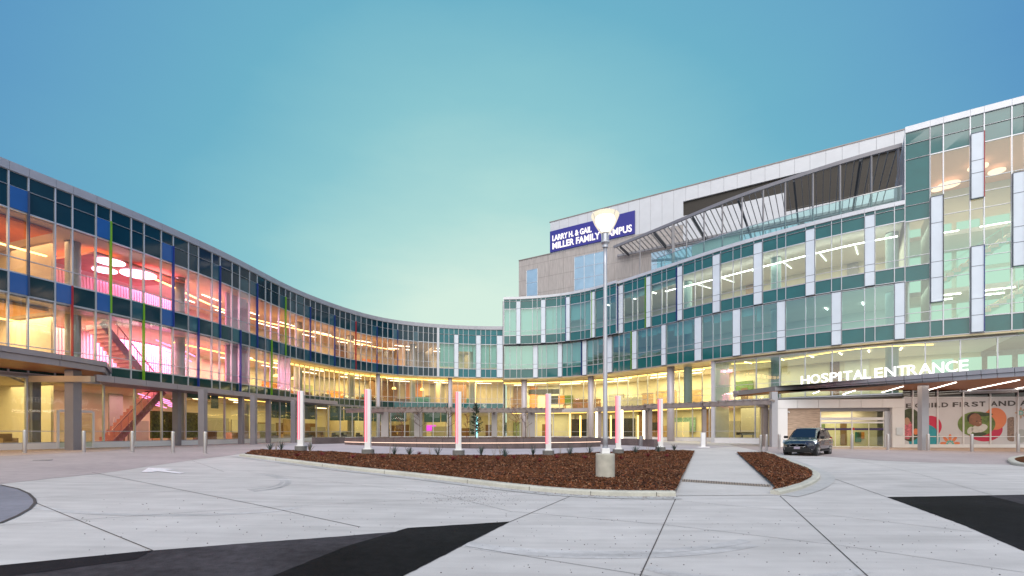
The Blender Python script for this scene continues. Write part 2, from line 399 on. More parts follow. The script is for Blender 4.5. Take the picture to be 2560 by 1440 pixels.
def rooms(root, s0, s1, d0, d1, zf, zc, wall, power, colf, seg=12.0, floor=None, ceil=None, thick=0.35):
    """floor, ceiling and rear wall of one storey, with the room lights"""
    f = MB(); pbox(f, s0, s1, d0, d1, zf-thick+.06, zf); f.build('floor', floor or M_floor, root)
    c = MB(); pbox(c, s0, s1, d0, d1, zc, zc+.05); c.build('ceiling', ceil or M_ceil, root)
    w = MB(); pbox(w, s0, s1, d1, d1+.15, zf, zc+.05); w.build('rear_wall', wall, root)
    n = max(1, round((s1-s0)/seg))
    for k in range(n):
        s = s0+(s1-s0)*(k+.5)/n; q = P2(s, (d0+d1)/2)
        L_ = (s1-s0)/n
        px = q.x/q.y*F+CX; col, pk = colf(px)
        area(root, (q.x, q.y, zc-.12), L_*.8, (d1-d0)*.6, power*pk*L_/12, col, ang(s))
def strips(root, s0, s1, ds, z, length, gap, m, name='strip_light', w=.10):
    for d in ds:
        s = s0+random.uniform(0, gap)
        while s+length < s1:
            b = MB(); b.hexa([P(s, d, z-.06), P(s+length, d, z-.06), P(s+length, d+w, z-.06), P(s, d+w, z-.06), P(s, d, z-.004), P(s+length, d, z-.004), P(s+length, d+w, z-.004), P(s, d+w, z-.004)])
            b.build(name, m, root); s += length+gap
def cross_strips(root, ss, d0, d1, z, m):   # strip lights running away from the facade
    for s in ss:
        b = MB(); b.hexa([P(s-.05, d0, z-.06), P(s+.05, d0, z-.06), P(s+.05, d1, z-.06), P(s-.05, d1, z-.06), P(s-.05, d0, z-.004), P(s+.05, d0, z-.004), P(s+.05, d1, z-.004), P(s-.05, d1, z-.004)])
        b.build('strip_light', m, root)
def ribbon(root, s0, s1, df, z, m, w=.12, name='cove_light', h=.08):  # continuous glowing cove, its distance from the glass given by df(s)
    b = MB(); n = int((s1-s0)/.8)
    for k in range(n):
        a = s0+(s1-s0)*k/n; c = s0+(s1-s0)*(k+1)/n
        b.hexa([P(a, df(a), z-h), P(c, df(c), z-h), P(c, df(c)+w, z-h), P(a, df(a)+w, z-h), P(a, df(a), z), P(c, df(c), z), P(c, df(c)+w, z), P(a, df(a)+w, z)])
    return b.build(name, m, root)
def column(root, s, d, r, z0, z1, m, name='column'):
    q = P2(s, d); b = MB(); b.tube((q.x, q.y, z0), (q.x, q.y, z1), r, r, 20); return b.build(name, m, root, smooth=True)
def curve_frange(a, b, st):
    n = max(1, round((b-a)/st)); return [a+(b-a)*i/n for i in range(n+1)]

# ------------------------------------------------------------------ left wing
wing = thing('hospital_wing', 'long curved three storey glass wing with dark navy bands, pink atrium and orange lit rooms', 'building', P(spx(600), 4, 0))
S_E = spx(1257)
pxs = [20, 70, 137, 180, 239, 276, 327, 359, 402, 432, 470, 495, 529, 549, 579, 598, 623, 642, 663, 677, 697, 713, 725, 740, 760, 775, 788, 802, 822, 836, 849, 863, 876, 889, 902, 916, 929, 942,
       956, 969, 982, 994, 1007, 1020, 1033, 1045, 1058, 1071, 1083, 1095, 1110, 1122, 1135, 1146, 1158, 1171, 1190, 1202, 1214, 1227, 1242, 1257]
cols = [spx(p) for p in pxs]
pre = []; s = cols[0]; k = 0
while s > 1.5: s -= (1.0, 1.6)[k % 2]; pre.append(s); k += 1
pre = pre[::-1]; NP = len(pre); cols = pre+cols
def ci(px): return NP+min(range(len(pxs)), key=lambda i: abs(pxs[i]-px))
S_set = spx(725)           # from here the second storey stands back
rowsL3 = [(9.0, 10.2, 'sp'), (10.2, 11.07, 'vi'), (11.07, 13.85, 'vi'), (13.85, 15.15, 'sp'), (15.15, 16.0, 'sp')]
blueR = [ci(p)-1 for p in (70, 276, 432, 549, 642, 713, 775, 836, 889, 942, 994, 1045)]
whiteR = [ci(p)-1 for p in (1146, 1202, 1257)]
iA = ci(1095)
# navy part
sa = cols[:iA+1]; sb = cols[iA:]
band(wing, sa, 0, rowsL3, M_gL, M_spL, mw=.075)
M_spC = mat('spandrel_teal_mid', (0.012, 0.15, 0.18), 0.10, 0, 0.10, 0.8)
M_gC = glass('glass_centre', (0.66, 0.88, 0.84), 0.10, 3.2, 0.10, (0.8, 1, .96))
band(wing, sb, 0, rowsL3, M_gC, M_spC, panels=[i-iA for i in whiteR], pz=[9.0, 10.2, 11.07, 13.85, 15.15])
# opaque squares, the near ones painted with mirrored sky blue, standing proud at the panel columns, each with its coloured fin
FINC = {'green': (0.15, 0.36, 0.015), 'blue': (0.015, 0.035, 0.22), 'red': (0.38, 0.015, 0.025), 'slate': (0.05, 0.07, 0.13)}
MF = {k: mat('fin_'+k, v, 0.35) for k, v in FINC.items()}
def fin(root, px, z0, z1, c, d=0, dep=.25, lab=None):
    s = spx(px, d-.1); b = MB(); vbar(b, s, .05, d-dep, d-.05, z0, z1); o = b.build('fin', MF[c], root); o['label'] = c+' painted fin standing out from the glass'
for px, c in ((70, 'slate'), (276, 'green'), (432, 'blue'), (549, 'blue'), (642, 'blue'), (713, 'green'), (775, 'blue'), (836, 'blue'), (889, 'red'), (942, 'blue'), (994, 'blue')):
    fin(wing, px, 9.0, 15.15, c)
for px, c in ((179, 'red'), (358, 'green'), (495, 'blue'), (600, 'blue'), (678, 'green')): fin(wing, px, 4.6, 10.2, c)
M_tl = mat('panel_teal_dark', (0.008, 0.07, 0.11), 0.06, 0, .1, 1, spec=.8)
for i in blueR:
    b = MB(); s0, s1 = cols[i]+.03, cols[i+1]-.03
    for a, z in ((9.02, 10.17), (13.88, 15.12)):
        b = MB(); b.hexa([P(s0, -.12, a), P(s1, -.12, a), P(s1, -.09, a), P(s0, -.09, a), P(s0, -.12, z), P(s1, -.12, z), P(s1, -.09, z), P(s0, -.09, z)])
        b.build('glass_panel', M_skyrefl if i < ci(450) else M_tl, wing)
for px in (180, 359, 495, 598, 678):
    i = ci(px)-1; b = MB(); s0, s1 = cols[i]+.03, cols[i+1]-.03
    b.hexa([P(s0, -.12, 9.03), P(s1, -.12, 9.03), P(s1, -.09, 9.03), P(s0, -.09, 9.03), P(s0, -.12, 10.17), P(s1, -.12, 10.17), P(s1, -.09, 10.17), P(s0, -.09, 10.17)])
    b.build('glass_panel', M_skyrefl if px < 300 else M_tl, wing)
# wide white mullion where the glass changes
b = MB(); vbar(b, cols[iA], .34, -.14, .1, 8.95, 16.0); b.build('corner_post', M_capw, wing)
# parapet cap, in lengths with joints
b = MB()
for s0, s1 in zip(cols, cols[1:]): pbox(b, s0+.006, s1-.006, -.14, .5, 16.0, 16.5, 3)
b.build('parapet_cap', M_cap, wing)
b = MB(); pbox(b, 0, S_E, .10, 12.2, 15.9, 15.99); b.build('roof', M_grey, wing)
b = MB(); pbox(b, 0, S_E, 12.05, 12.3, -.6, 16.4); b.build('rear_wall', M_conc, wing)
# second storey, flush part and set back part
colsA = [c for c in cols if c <= S_set+.1]
rowsL2 = [(4.45, 5.35, 'sp'), (5.35, 6.05, 'vi'), (6.05, 9.0, 'vi')]
band(wing, colsA, 0.02, rowsL2, M_gL, mw=.075, sp= mat('spandrel_green_dark', (0.006, 0.045, 0.04), 0.07))
SB = 1.3
colsB = curve_frange(colsA[-1], S_E, 0.80)
rowsL2b = [(4.45, 5.25, 'sp'), (5.25, 5.95, 'vi'), (5.95, 8.75, 'vi')]
iB = min(range(len(colsB)), key=lambda i: abs(colsB[i]-spx(985, SB)))
band(wing, colsB[:iB+1], SB, rowsL2b, M_gLow, mat('spandrel_green_dark', (0.006, 0.045, 0.04), 0.07), mw=.045)
band(wing, colsB[iB:], SB, rowsL2b, M_gLow, M_spR, mw=.045)
b = MB(); pbox(b, colsA[-1], S_E, -.03, SB+.1, 8.86, 8.97); b.build('soffit', M_soff, wing)
b = MB(); pbox(b, colsA[-1]-.02, colsA[-1]+.1, 0.1, SB, 4.4, 8.86); b.build('side_panel', M_alu, wing)
b = MB(); pbox(b, 0, S_E, -.02, 2.0, 4.27, 4.42); b.build('ledge', M_grey, wing)
# ground storey
colsG = curve_frange(1.0, S_E, 2.0)
rowsG = [(0.32, 1.05, 'vi'), (1.05, 4.25, 'vi')]
GD = .25
band(wing, colsG, GD, rowsG, M_gLow, M_spR, mw=.08)
b = MB(); pbox(b, 0.5, S_E, GD-.12, GD+.1, -.3, .32); b.build('sill', M_white, wing)
# rooms
def colL(px):
    if px < 110: return (1.0, 0.62, 0.30), 1.0
    if px < 600: return (1.0, 0.44, 0.70), 2.4
    if px < 1090: return (1.0, 0.62, 0.32), 1.0
    return (1.0, 0.80, 0.58), .8
def colL2(px):
    if px < 150: return (1.0, 0.72, 0.38), 1.0
    if px < 600: return (1.0, 0.46, 0.68), 2.1
    return (1.0, 0.74, 0.36), 1.0
def colG(px):
    if px < 230: return (1.0, 0.80, 0.40), .9
    if px < 520: return (1.0, 0.45, 0.55), 1.0
    return (1.0, 0.80, 0.36), .75
PW = 620
M_cpeach = mat('ceiling_peach_wing', (.74, .60, .48), .8, 0, .06, .5); M_cbrn = mat('ceiling_wood_brown', (.50, .40, .28), .7, 0, .15, 1.5, stretch=(6, 1, 1))
rooms(wing, .2, S_E-.2, .25, 10, 9.3, 13.8, M_wall, PW, colL, ceil=M_cpeach)
rooms(wing, .2, S_E-.2, SB+.25, 10, 4.75, 8.85, M_wall, PW*2.0, colL2, ceil=M_cbrn)
rooms(wing, .2, S_E-.2, .5, 10, 0.0, 4.25, M_wall, PW*1.05, colG, ceil=M_cbrn)
WP = [mat('panel_walnut', (.20, .11, .06), .6, 0, .2, 2), mat('panel_white', (.62, .60, .52), .7), mat('panel_orange', (.62, .24, .07), .6), mat('panel_grey', (.34, .33, .30), .6), mat('panel_sage', (.30, .36, .22), .7), mat('panel_oak', (.50, .34, .18), .6, 0, .2, 2)]
def wall_panels(root, s0, s1, d, zf, zc, wts, seed, wmin=.8, wmax=3.0, gap=1.2, full=.4):
    rnd = random.Random(seed); s = s0
    while s < s1-wmax:
        w = rnd.uniform(wmin, wmax); m = rnd.choices(WP, wts)[0]; h = (zc-zf) if rnd.random() < full else rnd.uniform(1.6, 2.7); dd = d-rnd.choice((0, 0, 0, 1.5)); s = s
        b = MB(); pbox(b, s, s+w, dd-.12, dd-.02 if dd == d else dd, zf, min(zc-.02, zf+h), 4); b.build('wall_panel', m, root); s += w+rnd.uniform(.3, gap)
wall_panels(wing, spx(480, 6), S_E-2, 9.95, 4.75, 8.85, (4, 3, 4, 2, 1, 4), 1)
wall_panels(wing, spx(600, 6), S_E-2, 9.95, 9.3, 13.8, (2, 5, 3, 2, 0, 3), 2)
wall_panels(wing, spx(330, 6), S_E-2, 9.95, 0, 4.25, (4, 3, 1, 4, 4, 4), 3)
w = MB(); pbox(w, spx(118, 9.6)+.2, spx(560, 9.6), 9.6, 9.8, 4.75, 13.8); w.build('rear_wall', M_pink, wing)
for px0, px1 in ((585, 600), (566, 578)):
    b = MB(); pbox(b, spx(px0, 1.2), spx(px1, 1.2)+1.0, 1.2, 1.35, 4.8, 13.7, 3); b.build('pink_screen', M_pink, wing)
b = MB(); pbox(b, spx(-60, 2), spx(112, 2), 1.2, 6, 13.6, 13.75); b.build('hung_ceiling', mat('orange_ceiling', (.80, .22, .05), .6), wing)
b = MB(); pbox(b, spx(-60, 2), spx(112, 2), 1.6, 6, 8.65, 8.8); b.build('hung_ceiling', mat('amber_ceiling', (.80, .42, .12), .6), wing)
b = MB(); pbox(b, spx(385, 3), spx(500, 3), 3.2, 3.4, .5, 2.7, 2); b.build('hill_reflection', mat('hill_reflection_green', (.10, .13, .02), .9, 0, .6, 6, .6, 20), wing)  # olive panel imitating the hills mirrored in the ground floor glass
for px0, px1, z in ((690, 1000, 4.75), (610, 690, 4.75), (650, 900, 0.0), (700, 1000, 9.3), (500, 600, 0.0)):
    s = spx(px0, 3); e = spx(px1, 3)
    while s < e:
        w_ = random.uniform(1.4, 3.2); b = MB(); pbox(b, s, s+w_, 3.0, 3.7, z, z+random.choice((.75, .95, 1.1)), 2); b.build('counter', random.choice((WP[0], WP[3], WP[5], WP[1])), wing); s += w_+random.uniform(.8, 2.5)
b = MB(); pbox(b, .2, S_set, .12, SB+.26, 4.42, 4.75); pbox(b, .2, S_set, .12, SB+.26, 8.86, 9.29); b.build('floor_edge', M_grey, wing)
# cove lights and strip lights
import math as _m
ribbon(wing, spx(-60, 3), spx(118, 3), lambda s: 3.0, 12.6, E_orng, .16)
ribbon(wing, spx(-60, 3), spx(118, 3), lambda s: 3.0, 8.0, E_yel, .16)
ribbon(wing, spx(360, 3), spx(980, 4), lambda s: 2.4+1.2*_m.sin(s*.22), 12.9, E_orng, .16)
ribbon(wing, S_set, S_E, lambda s: SB+.45, 8.74, E_yel, .2, h=.14)
ribbon(wing, spx(420, 3), S_set, lambda s: 2.4, 8.4, E_yel, .14)
ribbon(wing, spx(470, 2), S_E-1, lambda s: 1.6, 4.15, E_yel, .08, h=.05)
strips(wing, spx(480, 4), spx(1230, 4), (4.2, 7.0), 13.78, 2.6, 2.6, E_warm, w=.07)
strips(wing, spx(560, 4), spx(1240, 4), (3.6, 6.4), 8.80, 2.2, 3.0, E_warm, w=.06)
strips(wing, spx(500, 4), spx(1200, 4), (3.5, 6.0), 4.22, 1.8, 3.5, E_warm, w=.06)
cross_strips(wing, [spx(p, 1) for p in (-10, 40, 95)], 2, 4.0, 13.78, E_warm)
for s in curve_frange(spx(180, 2.5), spx(1180, 2.5), 8.4):
    column(wing, s, 2.4, .42, 0, 13.8, mat('column_grey', (0.42, 0.42, 0.40), .6))
# upright partitions across the rooms at intervals: they close the view along the wing
M_part = mat('partition', (0.74, 0.64, 0.48), .8)
for p, st in ((118, (0, 1, 2)), (1010, (2,)), (1075, (2,)), (1100, (1,)), (880, (0,)), (1190, (0, 1))):
    s = spx(p, 4)
    for k in st:
        z0, z1 = ((0, 4.25), (4.75, 8.85), (9.3, 13.8))[k]
        b = MB(); pbox(b, s, s+.15, 3.6, 10, z0, z1); b.build('partition_wall', M_part, wing)
# pink atrium: hung ceiling plate with three glowing discs, slatted pink wall, stair
s1_, s2_ = spx(205, 3), spx(430, 3)
b = MB(); pbox(b, s1_, s2_, 1.7, 6.5, 13.30, 13.45); b.build('hung_ceiling', mat('red_wood', (0.62, 0.20, 0.14), .5, 0, .1, 2), wing)
for (px, py, r) in ((276, 655, .85), (262, 676, .75), (346, 686, 1.15)):
    q = at(px, 1210*12.25/(1080-py), py); b = MB(); b.tube((q.x, q.y, 13.20), (q.x, q.y, 13.28), r, r, 32); b.build('disc_light', E_pink, wing)
b = MB()
for k in range(46):
    s = s1_ + (s2_-s1_+5)*k/46; vbar(b, s, .14, 7.2, 7.3, 4.8, 13.2)
b.build('slat_wall', M_pink, wing)
def stair(root, s0, s1, d, z0, z1, w, m, mr, steps=16):
    b = MB()
    for k in range(steps):
        a = s0+(s1-s0)*k/steps; c = s0+(s1-s0)*(k+1)/steps; z = z0+(z1-z0)*(k+1)/steps
        b.hexa([P(a, d, z-.35), P(c, d, z-.35+ (z1-z0)/steps*0), P(c, d+w, z-.35), P(a, d+w, z-.35), P(a, d, z), P(c, d, z), P(c, d+w, z), P(a, d+w, z)])
    o = b.build('staircase', m, root)
    r = MB(); r.beam(P(s0, d, z0+1.0), P(s1, d, z1+1.0), .06, .06); r.beam(P(s0, d+.03, z0-.15), P(s1, d+.03, z1-.15), .05, .5)
    for k in range(0, steps, 2):
        a = s0+(s1-s0)*(k+.5)/steps; z = z0+(z1-z0)*(k+.5)/steps; r.beam(P(a, d, z), P(a, d, z+1.0), .03, .03)
    r.build('handrail', mr, o)
M_red = mat('stair_pink', (0.62, 0.20, 0.30), .5)
stair(wing, spx(250, 2.4), spx(380, 2.4), 2.2, 8.9, 4.7, 1.6, M_red, M_red)
stair(wing, spx(270, 2.4), spx(400, 2.4), 2.0, 0.1, 4.4, 1.6, mat('stair_rose', (.50, .16, .20), .5), M_red)
E_mag = emis('strip_magenta', (1.0, .25, .65), 3)
b = MB()
for k in range(9):
    a = spx(335+k*17, 2.6); b.beam(P(a, 2.2+.25*k, 3.9-.22*(k % 4)), P(a+1.8, 2.6+.25*k, 3.6-.2*(k % 4)), .06, .06)
b.build('hanging_light', E_mag, wing)
b = MB()
for k in range(7):
    a = spx(380+k*18, 3); b.beam(P(a, 2.6+.3*k, 8.3-.3*(k % 3)), P(a+2.2, 3.0+.3*k, 8.0-.3*(k % 3)), .07, .07)
b.build('hanging_light', E_mag, wing)
# doors and pictures on the rear walls
def wall_box(root, px, d, z0, z1, w, m, name, th=.06):
    s = spx(px, d); b = MB(); pbox(b, s-w/2, s+w/2, d-th, d-.003, z0, z1, 9); return b.build(name, m, root)
for px, st in ((655, 0), (700, 0), (775, 0), (975, 1), (1075, 1), (1145, 1), (1130, 2), (820, 2), (905, 2), (560, 0), (610, 1), (690, 1), (760, 1), (1010, 0), (1225, 0)):
    wall_box(wing, px, 10, (0, 4.75, 9.3)[st], (2.2, 6.95, 11.5)[st], 1.1, M_door, 'room_door')
M_teal = mat('teal_paint', (0.02, .22, .26), .6); M_or = mat('orange_paint', (.65, .25, .05), .6)
for px, st, m, w, h in ((660, 2, M_or, 3, 1.6), (720, 1, M_or, 2.4, 1.3), (845, 1, M_or, 3, 1.4), (930, 1, M_teal, 2.2, 1.2), (1048, 1, M_teal, 2.6, 1.1), (1170, 1, M_teal, 1.6, 1.0), (1075, 0, emis('screen_magenta', (.8, .05, .7), 1.5), 1.4, .9), (870, 2, M_or, 3.2, 1.4)):
    z = (1.2, 5.6, 10.2)[st]; wall_box(wing, px, 9.9, z, z+h, w, m, 'wall_picture')
# lamps with warm shades seen on the second storey
for px in (690, 735, 1055, 985):
    q = P(spx(px, 4), 4, 7.3); b = MB(); b.lathe([(.32, 0), (.24, .22), (.05, .32)], (q.x, q.y, q.z), 12); b.tube((q.x, q.y, 7.6), (q.x, q.y, 8.85), .015, n=6); b.build('pendant_lamp', E_yel, wing)
# left entrance door in the ground storey
s = spx(190, GD-.1)
for ds in (-.95, .95):
    b = MB(); vbar(b, s+ds, .12, GD-.16, GD-.08, -.05, 2.35); b.build('door_post', M_white, wing)
b = MB(); pbox(b, s-.89, s+.89, GD-.16, GD-.08, 2.25, 2.40); b.build('door_head', M_white, wing)
b = MB(); pbox(b, s-.86, s+.86, GD-.13, GD-.11, .05, 2.2); do = b.build('door', M_gLow, wing); b = MB(); vbar(b, s, .03, GD-.22, GD-.18, .9, 1.5); b.build('handle', M_steel, do)

# ------------------------------------------------------------------ teal block (two upper storeys over a recessed glass base)
block = thing('hospital_block', 'curved block of teal glass with white vertical panels above a recessed yellow lit glass base', 'building', P(spx(1700), 4, 0))
L4e = [(1291.7, 1302.7), (1355, 1366.7), (1418, 1430), (1483, 1495), (1548, 1560), (1617, 1629), (1695, 1708), (1783, 1802), (1885, 1907), (2014.6, 2038), (2161.7, 2187.5)]
L3e = [(1333, 1345), (1395, 1406), (1457, 1468), (1519, 1532), (1581.7, 1594), (1655, 1667), (1738, 1756), (1833, 1853), (1943, 1964.6), (2079, 2104), (2236, 2262)]
pe = [1260, 1275]
for a, b_ in zip(L4e, L3e): pe += [a[0], a[1], b_[0], b_[1]]
colsR = [spx(p) for p in pe]
S_T = colsR[-1]
def idx(px): return min(range(len(pe)), key=lambda i: abs(pe[i]-px))
p4 = [idx(a[0]) for a in L4e]; p3 = [idx(a[0]) for a in L3e]
Z3 = [(8.9, 10.2, 'sp'), (10.2, 10.85, 'vi'), (10.85, 13.7, 'vi')]
Z4 = [(13.8, 15.0, 'sp'), (15.0, 15.65, 'vi'), (15.65, 18.9, 'vi'), (18.9, 20.0, 'sp'), (20.0, 20.3, 'sp')]
def seg(c, i0, i1): return c[i0:i1+1]
iF = idx(1548)     # left of here the top storey stands forward of the one below
fo = -.55
band(block, seg(colsR, 0, iF), fo, Z4, M_gR, M_spR, panels=[i for i in p4 if i < iF], pz=[13.8, 15.0, 15.65, 18.9, 20.0])
band(block, seg(colsR, iF, len(colsR)-1), 0, Z4, M_gT, M_spR, panels=[i-iF for i in p4 if i >= iF], pz=[13.8, 15.0, 15.65, 18.9, 20.0])
band(block, colsR, 0, Z3, M_gR, M_spR, panels=p3, pz=[8.9, 10.2, 10.85, 13.7])
for px, z0, z1, dd in ((1483, 13.8, 20, fo), (1617, 13.8, 20, 0), (1581.7, 8.9, 13.75, 0)): fin(block, px-3, z0, z1, 'green', dd)
for px, z0, z1, dd in ((1418, 13.8, 20, fo), (1548, 13.8, 20, 0), (1457, 8.9, 13.75, 0), (1695, 13.8, 20, 0)): fin(block, px-3, z0, z1, 'blue', dd)
b = MB()
for i, (s0, s1) in enumerate(zip(colsR, colsR[1:])): pbox(b, s0+.006, s1-.006, (fo if i < iF else 0)-.12, .4, 20.3, 20.65, 3)
b.build('parapet_cap', M_capw, block)
b = MB(); pbox(b, colsR[0], colsR[iF], fo, .0, 13.68, 13.79); b.build('ledge', M_dark, block)
b = MB(); pbox(b, colsR[0], colsR[iF], fo+.1, .02, 13.8, 14.1); b.build('floor_edge', M_grey, block)
b = MB(); vbar(b, colsR[0], .1, fo-.1, .4, 13.7, 20.6); b.build('corner_post', M_capw, block)
b = MB(); pbox(b, colsR[0], S_T, .12, 12, 20.2, 20.28); b.build('roof', M_grey, block)
b = MB(); pbox(b, colsR[0]-.2, colsR[0]-.05, -.0, 12, 13.7, 20.2); b.build('side_wall', M_grey, block)
b = MB(); pbox(b, colsR[0], S_T+12, 12.02, 12.25, -.6, 20.2); b.build('outer_wall', M_conc, block)
SR = 3.2; S_P = spx(1790, 1)   # base set back until the white post
b = MB(); pbox(b, S_E, S_P, -.03, SR+.2, 8.72, 8.86); pbox(b, S_P, S_T+12, -.03, .7, 8.72, 8.86); b.build('soffit', M_soff, block)
colsM = curve_frange(S_E+.02, spx(1310, SR), .8) + curve_frange(spx(1310, SR), S_P, 1.55)[1:]
rowsM = [(4.45, 5.3, 'vi'), (5.3, 6.0, 'vi'), (6.0, 8.62, 'vi')]
band(block, colsM, SR, rowsM, M_gLow, M_spR, mw=.05)
rowsGm = [(0.32, 1.05, 'vi'), (1.05, 4.0, 'vi')]
band(block, curve_frange(S_E+.02, S_P, 2.3), SR, rowsGm, M_gLow, M_spR, mw=.08)
b = MB(); pbox(b, S_E, S_P, SR-.08, SR+.1, 4.05, 4.42); b.build('transom_band', M_alu, block)
b = MB(); pbox(b, S_E, S_P, SR-.1, SR+.12, -.4, .3); b.build('sill', M_white, block)
b = MB(); vbar(b, S_P, .35, .3, SR+.2, -.3, 8.72); b.build('corner_post', M_capw, block)
band(block, curve_frange(S_P+.2, S_T+8, 2.3), .5, [(4.3, 5.9, 'vi'), (5.9, 8.55, 'vi')], M_gT, M_spR, mw=.08)
band(block, curve_frange(S_P+.2, spx(1945, .5), 2.3), .5, [(0.35, 1.1, 'vi'), (1.1, 4.1, 'vi')], M_gLow, M_spR, mw=.08)
b = MB(); pbox(b, S_P+.2, spx(1945, .5), .35, .6, -.4, .35); b.build('sill', M_white, block)
# white fabric blinds and shades behind part of the teal glass
M_sh = mat('blind_fabric', (0.42, 0.58, 0.54), .9, 0, .04, 1)
def blinds(root, px0, px1, zt, drops, d):
    s = spx(px0); e = spx(px1); k = 0
    while s < e:
        w = min(2.4, e-s); b = MB(); pbox(b, s+.05, s+w-.05, d, d+.03, zt-drops[k % len(drops)], zt, 3); b.build('window_blind', M_sh, root); s += w; k += 1
blinds(block, 1262, 1478, 18.9, (3.8, 3.9, 3.6, 3.9, 2.2), fo+.35)
blinds(block, 1500, 1690, 18.9, (.7, .6, .9), .35)
blinds(block, 1262, 1480, 13.7, (3.4, 3.45, 3.0), .35)
blinds(block, 1490, 1900, 13.7, (.8, 1.5, .6, .9), .35)
blinds(wing, 1100, 1256, 13.8, (3.3, 1.0, 3.4), .35)
M_sh = mat('blind_dark_green', (.060, .11, .095), .8, 0, .06, 1)
blinds(wing, 690, 1120, 4.22, (1.75, 1.8, 1.75, 0.25, 1.8, 1.75), GD+.25)
blinds(wing, 480, 560, 4.22, (.5, 1.2), GD+.25)
def colR4(px):
    if px < 1520: return (.7, .95, 1.0), .35
    if px < 1655: return (.75, .9, 1.0), .30
    return (1.0, 0.86, 0.70), .72
def colR3(px):
    if px < 2000: return (.80, .97, .95), .24
    return (.9, 1.0, .92), .42
M_wallT = mat('plaster_grey_green', (0.60, 0.66, 0.60), .8, 0, .05, .5)
rooms(block, colsR[0]+.1, S_T-.1, .25, 10, 14.1, 18.95, M_wall, PW*1.25, colR4, 8)
rooms(block, S_E+.2, S_T-.1, .25, 10, 9.3, 13.6, M_wallT, PW, colR3, 10)
rooms(block, S_E+.2, S_T+7, SR+.25, 10.5, 4.4, 8.65, M_wall, PW*2.0, lambda px: ((1.0, .86, .52) if px < 1800 else (1.0, .95, .72), 1.0 if px < 1800 else .34), 8)
wall_panels(block, S_E+1, spx(2250, 6), 10.4, 4.4, 8.65, (2, 6, 1, 2, 1, 3), 4, gap=3)
wall_panels(block, S_E+1, spx(1900, 6), 10.4, 0, 4.0, (3, 3, 1, 3, 2, 3), 5, gap=2.5)
wall_panels(block, spx(1650, 6), spx(2250, 6), 9.9, 14.1, 18.9, (1, 5, 1, 2, 0, 3), 6, gap=3)
rooms(block, S_E+.2, spx(1960, 4), SR+.25, 10.5, 0, 4.0, M_wall, PW*1.05, lambda px: ((1.0, .82, .42), .9), 10)
b = MB(); pbox(b, S_P, S_T+7, .6, SR+.26, 4.12, 4.4); pbox(b, S_P+.2, spx(1945, .5), .6, SR+.26, -.2, 0); b.build('floor_edge', M_grey, block)
b = MB(); pbox(b, S_P+.2, S_T+7, .6, SR+.26, 8.63, 8.7); pbox(b, S_P+.2, spx(1960, 4), .6, SR+.26, 4.0, 4.1); b.build('ceiling_edge', M_ceil, block)
ribbon(block, S_E, S_P-.3, lambda s: SR+.35, 8.58, E_yel, .16, h=.12)
ribbon(block, S_P+.8, spx(2330, 3), lambda s: 2.4+1.5*_m.sin((s-S_P)*.33), 8.55, E_yel, .12, h=.05)
ribbon(block, spx(1670, 2), S_T-.4, lambda s: 1.7+.4*_m.sin(s*.25), 18.2, E_whit, .12)
ribbon(block, S_E+1, S_P-.5, lambda s: SR+1.0, 3.9, E_yel, .10, h=.06)
ribbon(block, S_P+.5, spx(1930, 1.2), lambda s: 1.2, 3.9, E_yel, .10, h=.06)
cross_strips(block, [spx(p, 1) for p in (1700, 1760, 1840, 1930, 2030, 2130)], 4.4, 7.2, 18.93, emis('strip_soft', (1, .93, .82), 2.5))
cross_strips(block, [spx(p, 1) for p in (1840, 1930, 2010, 2090, 2170, 2260)], 3.0, 4.6, 8.62, E_warm)
strips(block, S_E+1, S_P-1, (5.0, 7.4), 8.62, 2.4, 3.0, E_warm)
cross_strips(block, [spx(p, 1) for p in (1500, 1560, 1610)], 2.5, 3.4, 18.9, E_whit)
cross_strips(block, [spx(p, 1) for p in (2150, 2240, 2040)], 5, 6.2, 13.58, E_whit)
for px in (1940, 2230, 1720): column(block, spx(px, 2.6), 2.6, .48, 4.4, 18.9, mat('column_teal', (.30, .42, .40), .6))
M_colx = mat('column_lilac', (0.50, 0.46, 0.50), .42, .2, .05, 1)
for px in (1310.5, 1477.5, 1677): 
    c = column(block, spx(px, .9), .9, .44, -.5, 8.72, M_colx)
    q = P2(spx(px, .9), .9); b = MB(); b.tube((q.x, q.y, 3.9), (q.x, q.y, 3.93), .445, .445, 20, False); b.build('joint_ring', M_grey, c)
for px in (1125, 945): column(wing, spx(px, .5), .5, .30, -.2, 8.86, M_colx)
for px, st in ((1290, 1), (1400, 1), (1545, 1), (1620, 1), (1420, 0), (1370, 0), (1870, 1), (2120, 1)):
    wall_box(block, px, 10.5, (0, 4.4)[st], (2.3, 6.8)[st], 1.3, M_door if st == 0 else mat('wood_pale', (.48, .32, .2), .5), 'room_door')
for px, z, w, h, m in ((1385, 5.6, 1.2, 1.4, M_dark), (1404, 5.6, 1.0, 1.4, M_or), (1420, 5.6, 1.0, 1.4, mat('green_paint', (.12, .2, .05), .6)), (1360, 7.3, 3.5, .8, M_dark), (1862, 6.0, 2.4, 1.3, mat('green_paint', (.12, .2, .05), .6)), (1710, 1.0, 3.6, 2.0, mat('tile_teal', (.25, .42, .38), .4, 0, .5, 6)), (1555, .1, 2.8, 3.0, M_dark), (1450, .1, 1.8, 3.0, M_dark), (1640, 1.3, 1.4, 1.1, M_dark)):
    wall_box(block, px, 10.3, z, z+h, w, m, 'wall_picture')
# glowing tubes standing inside the lobby
for px, y in ((1425, 0), (1451, 1), (1491, 0), (1527, 1), (1555, 0), (1595, 1), (1609, 0)):
    q = at(px, 53+y*6); q.z = .1
    if px in (1491, 1555, 1609): continue
    b = MB(); b.tube((q.x, q.y, .1), (q.x, q.y, 3.0), .09, .09, 10); b.build('light_tube', E_yel, block)

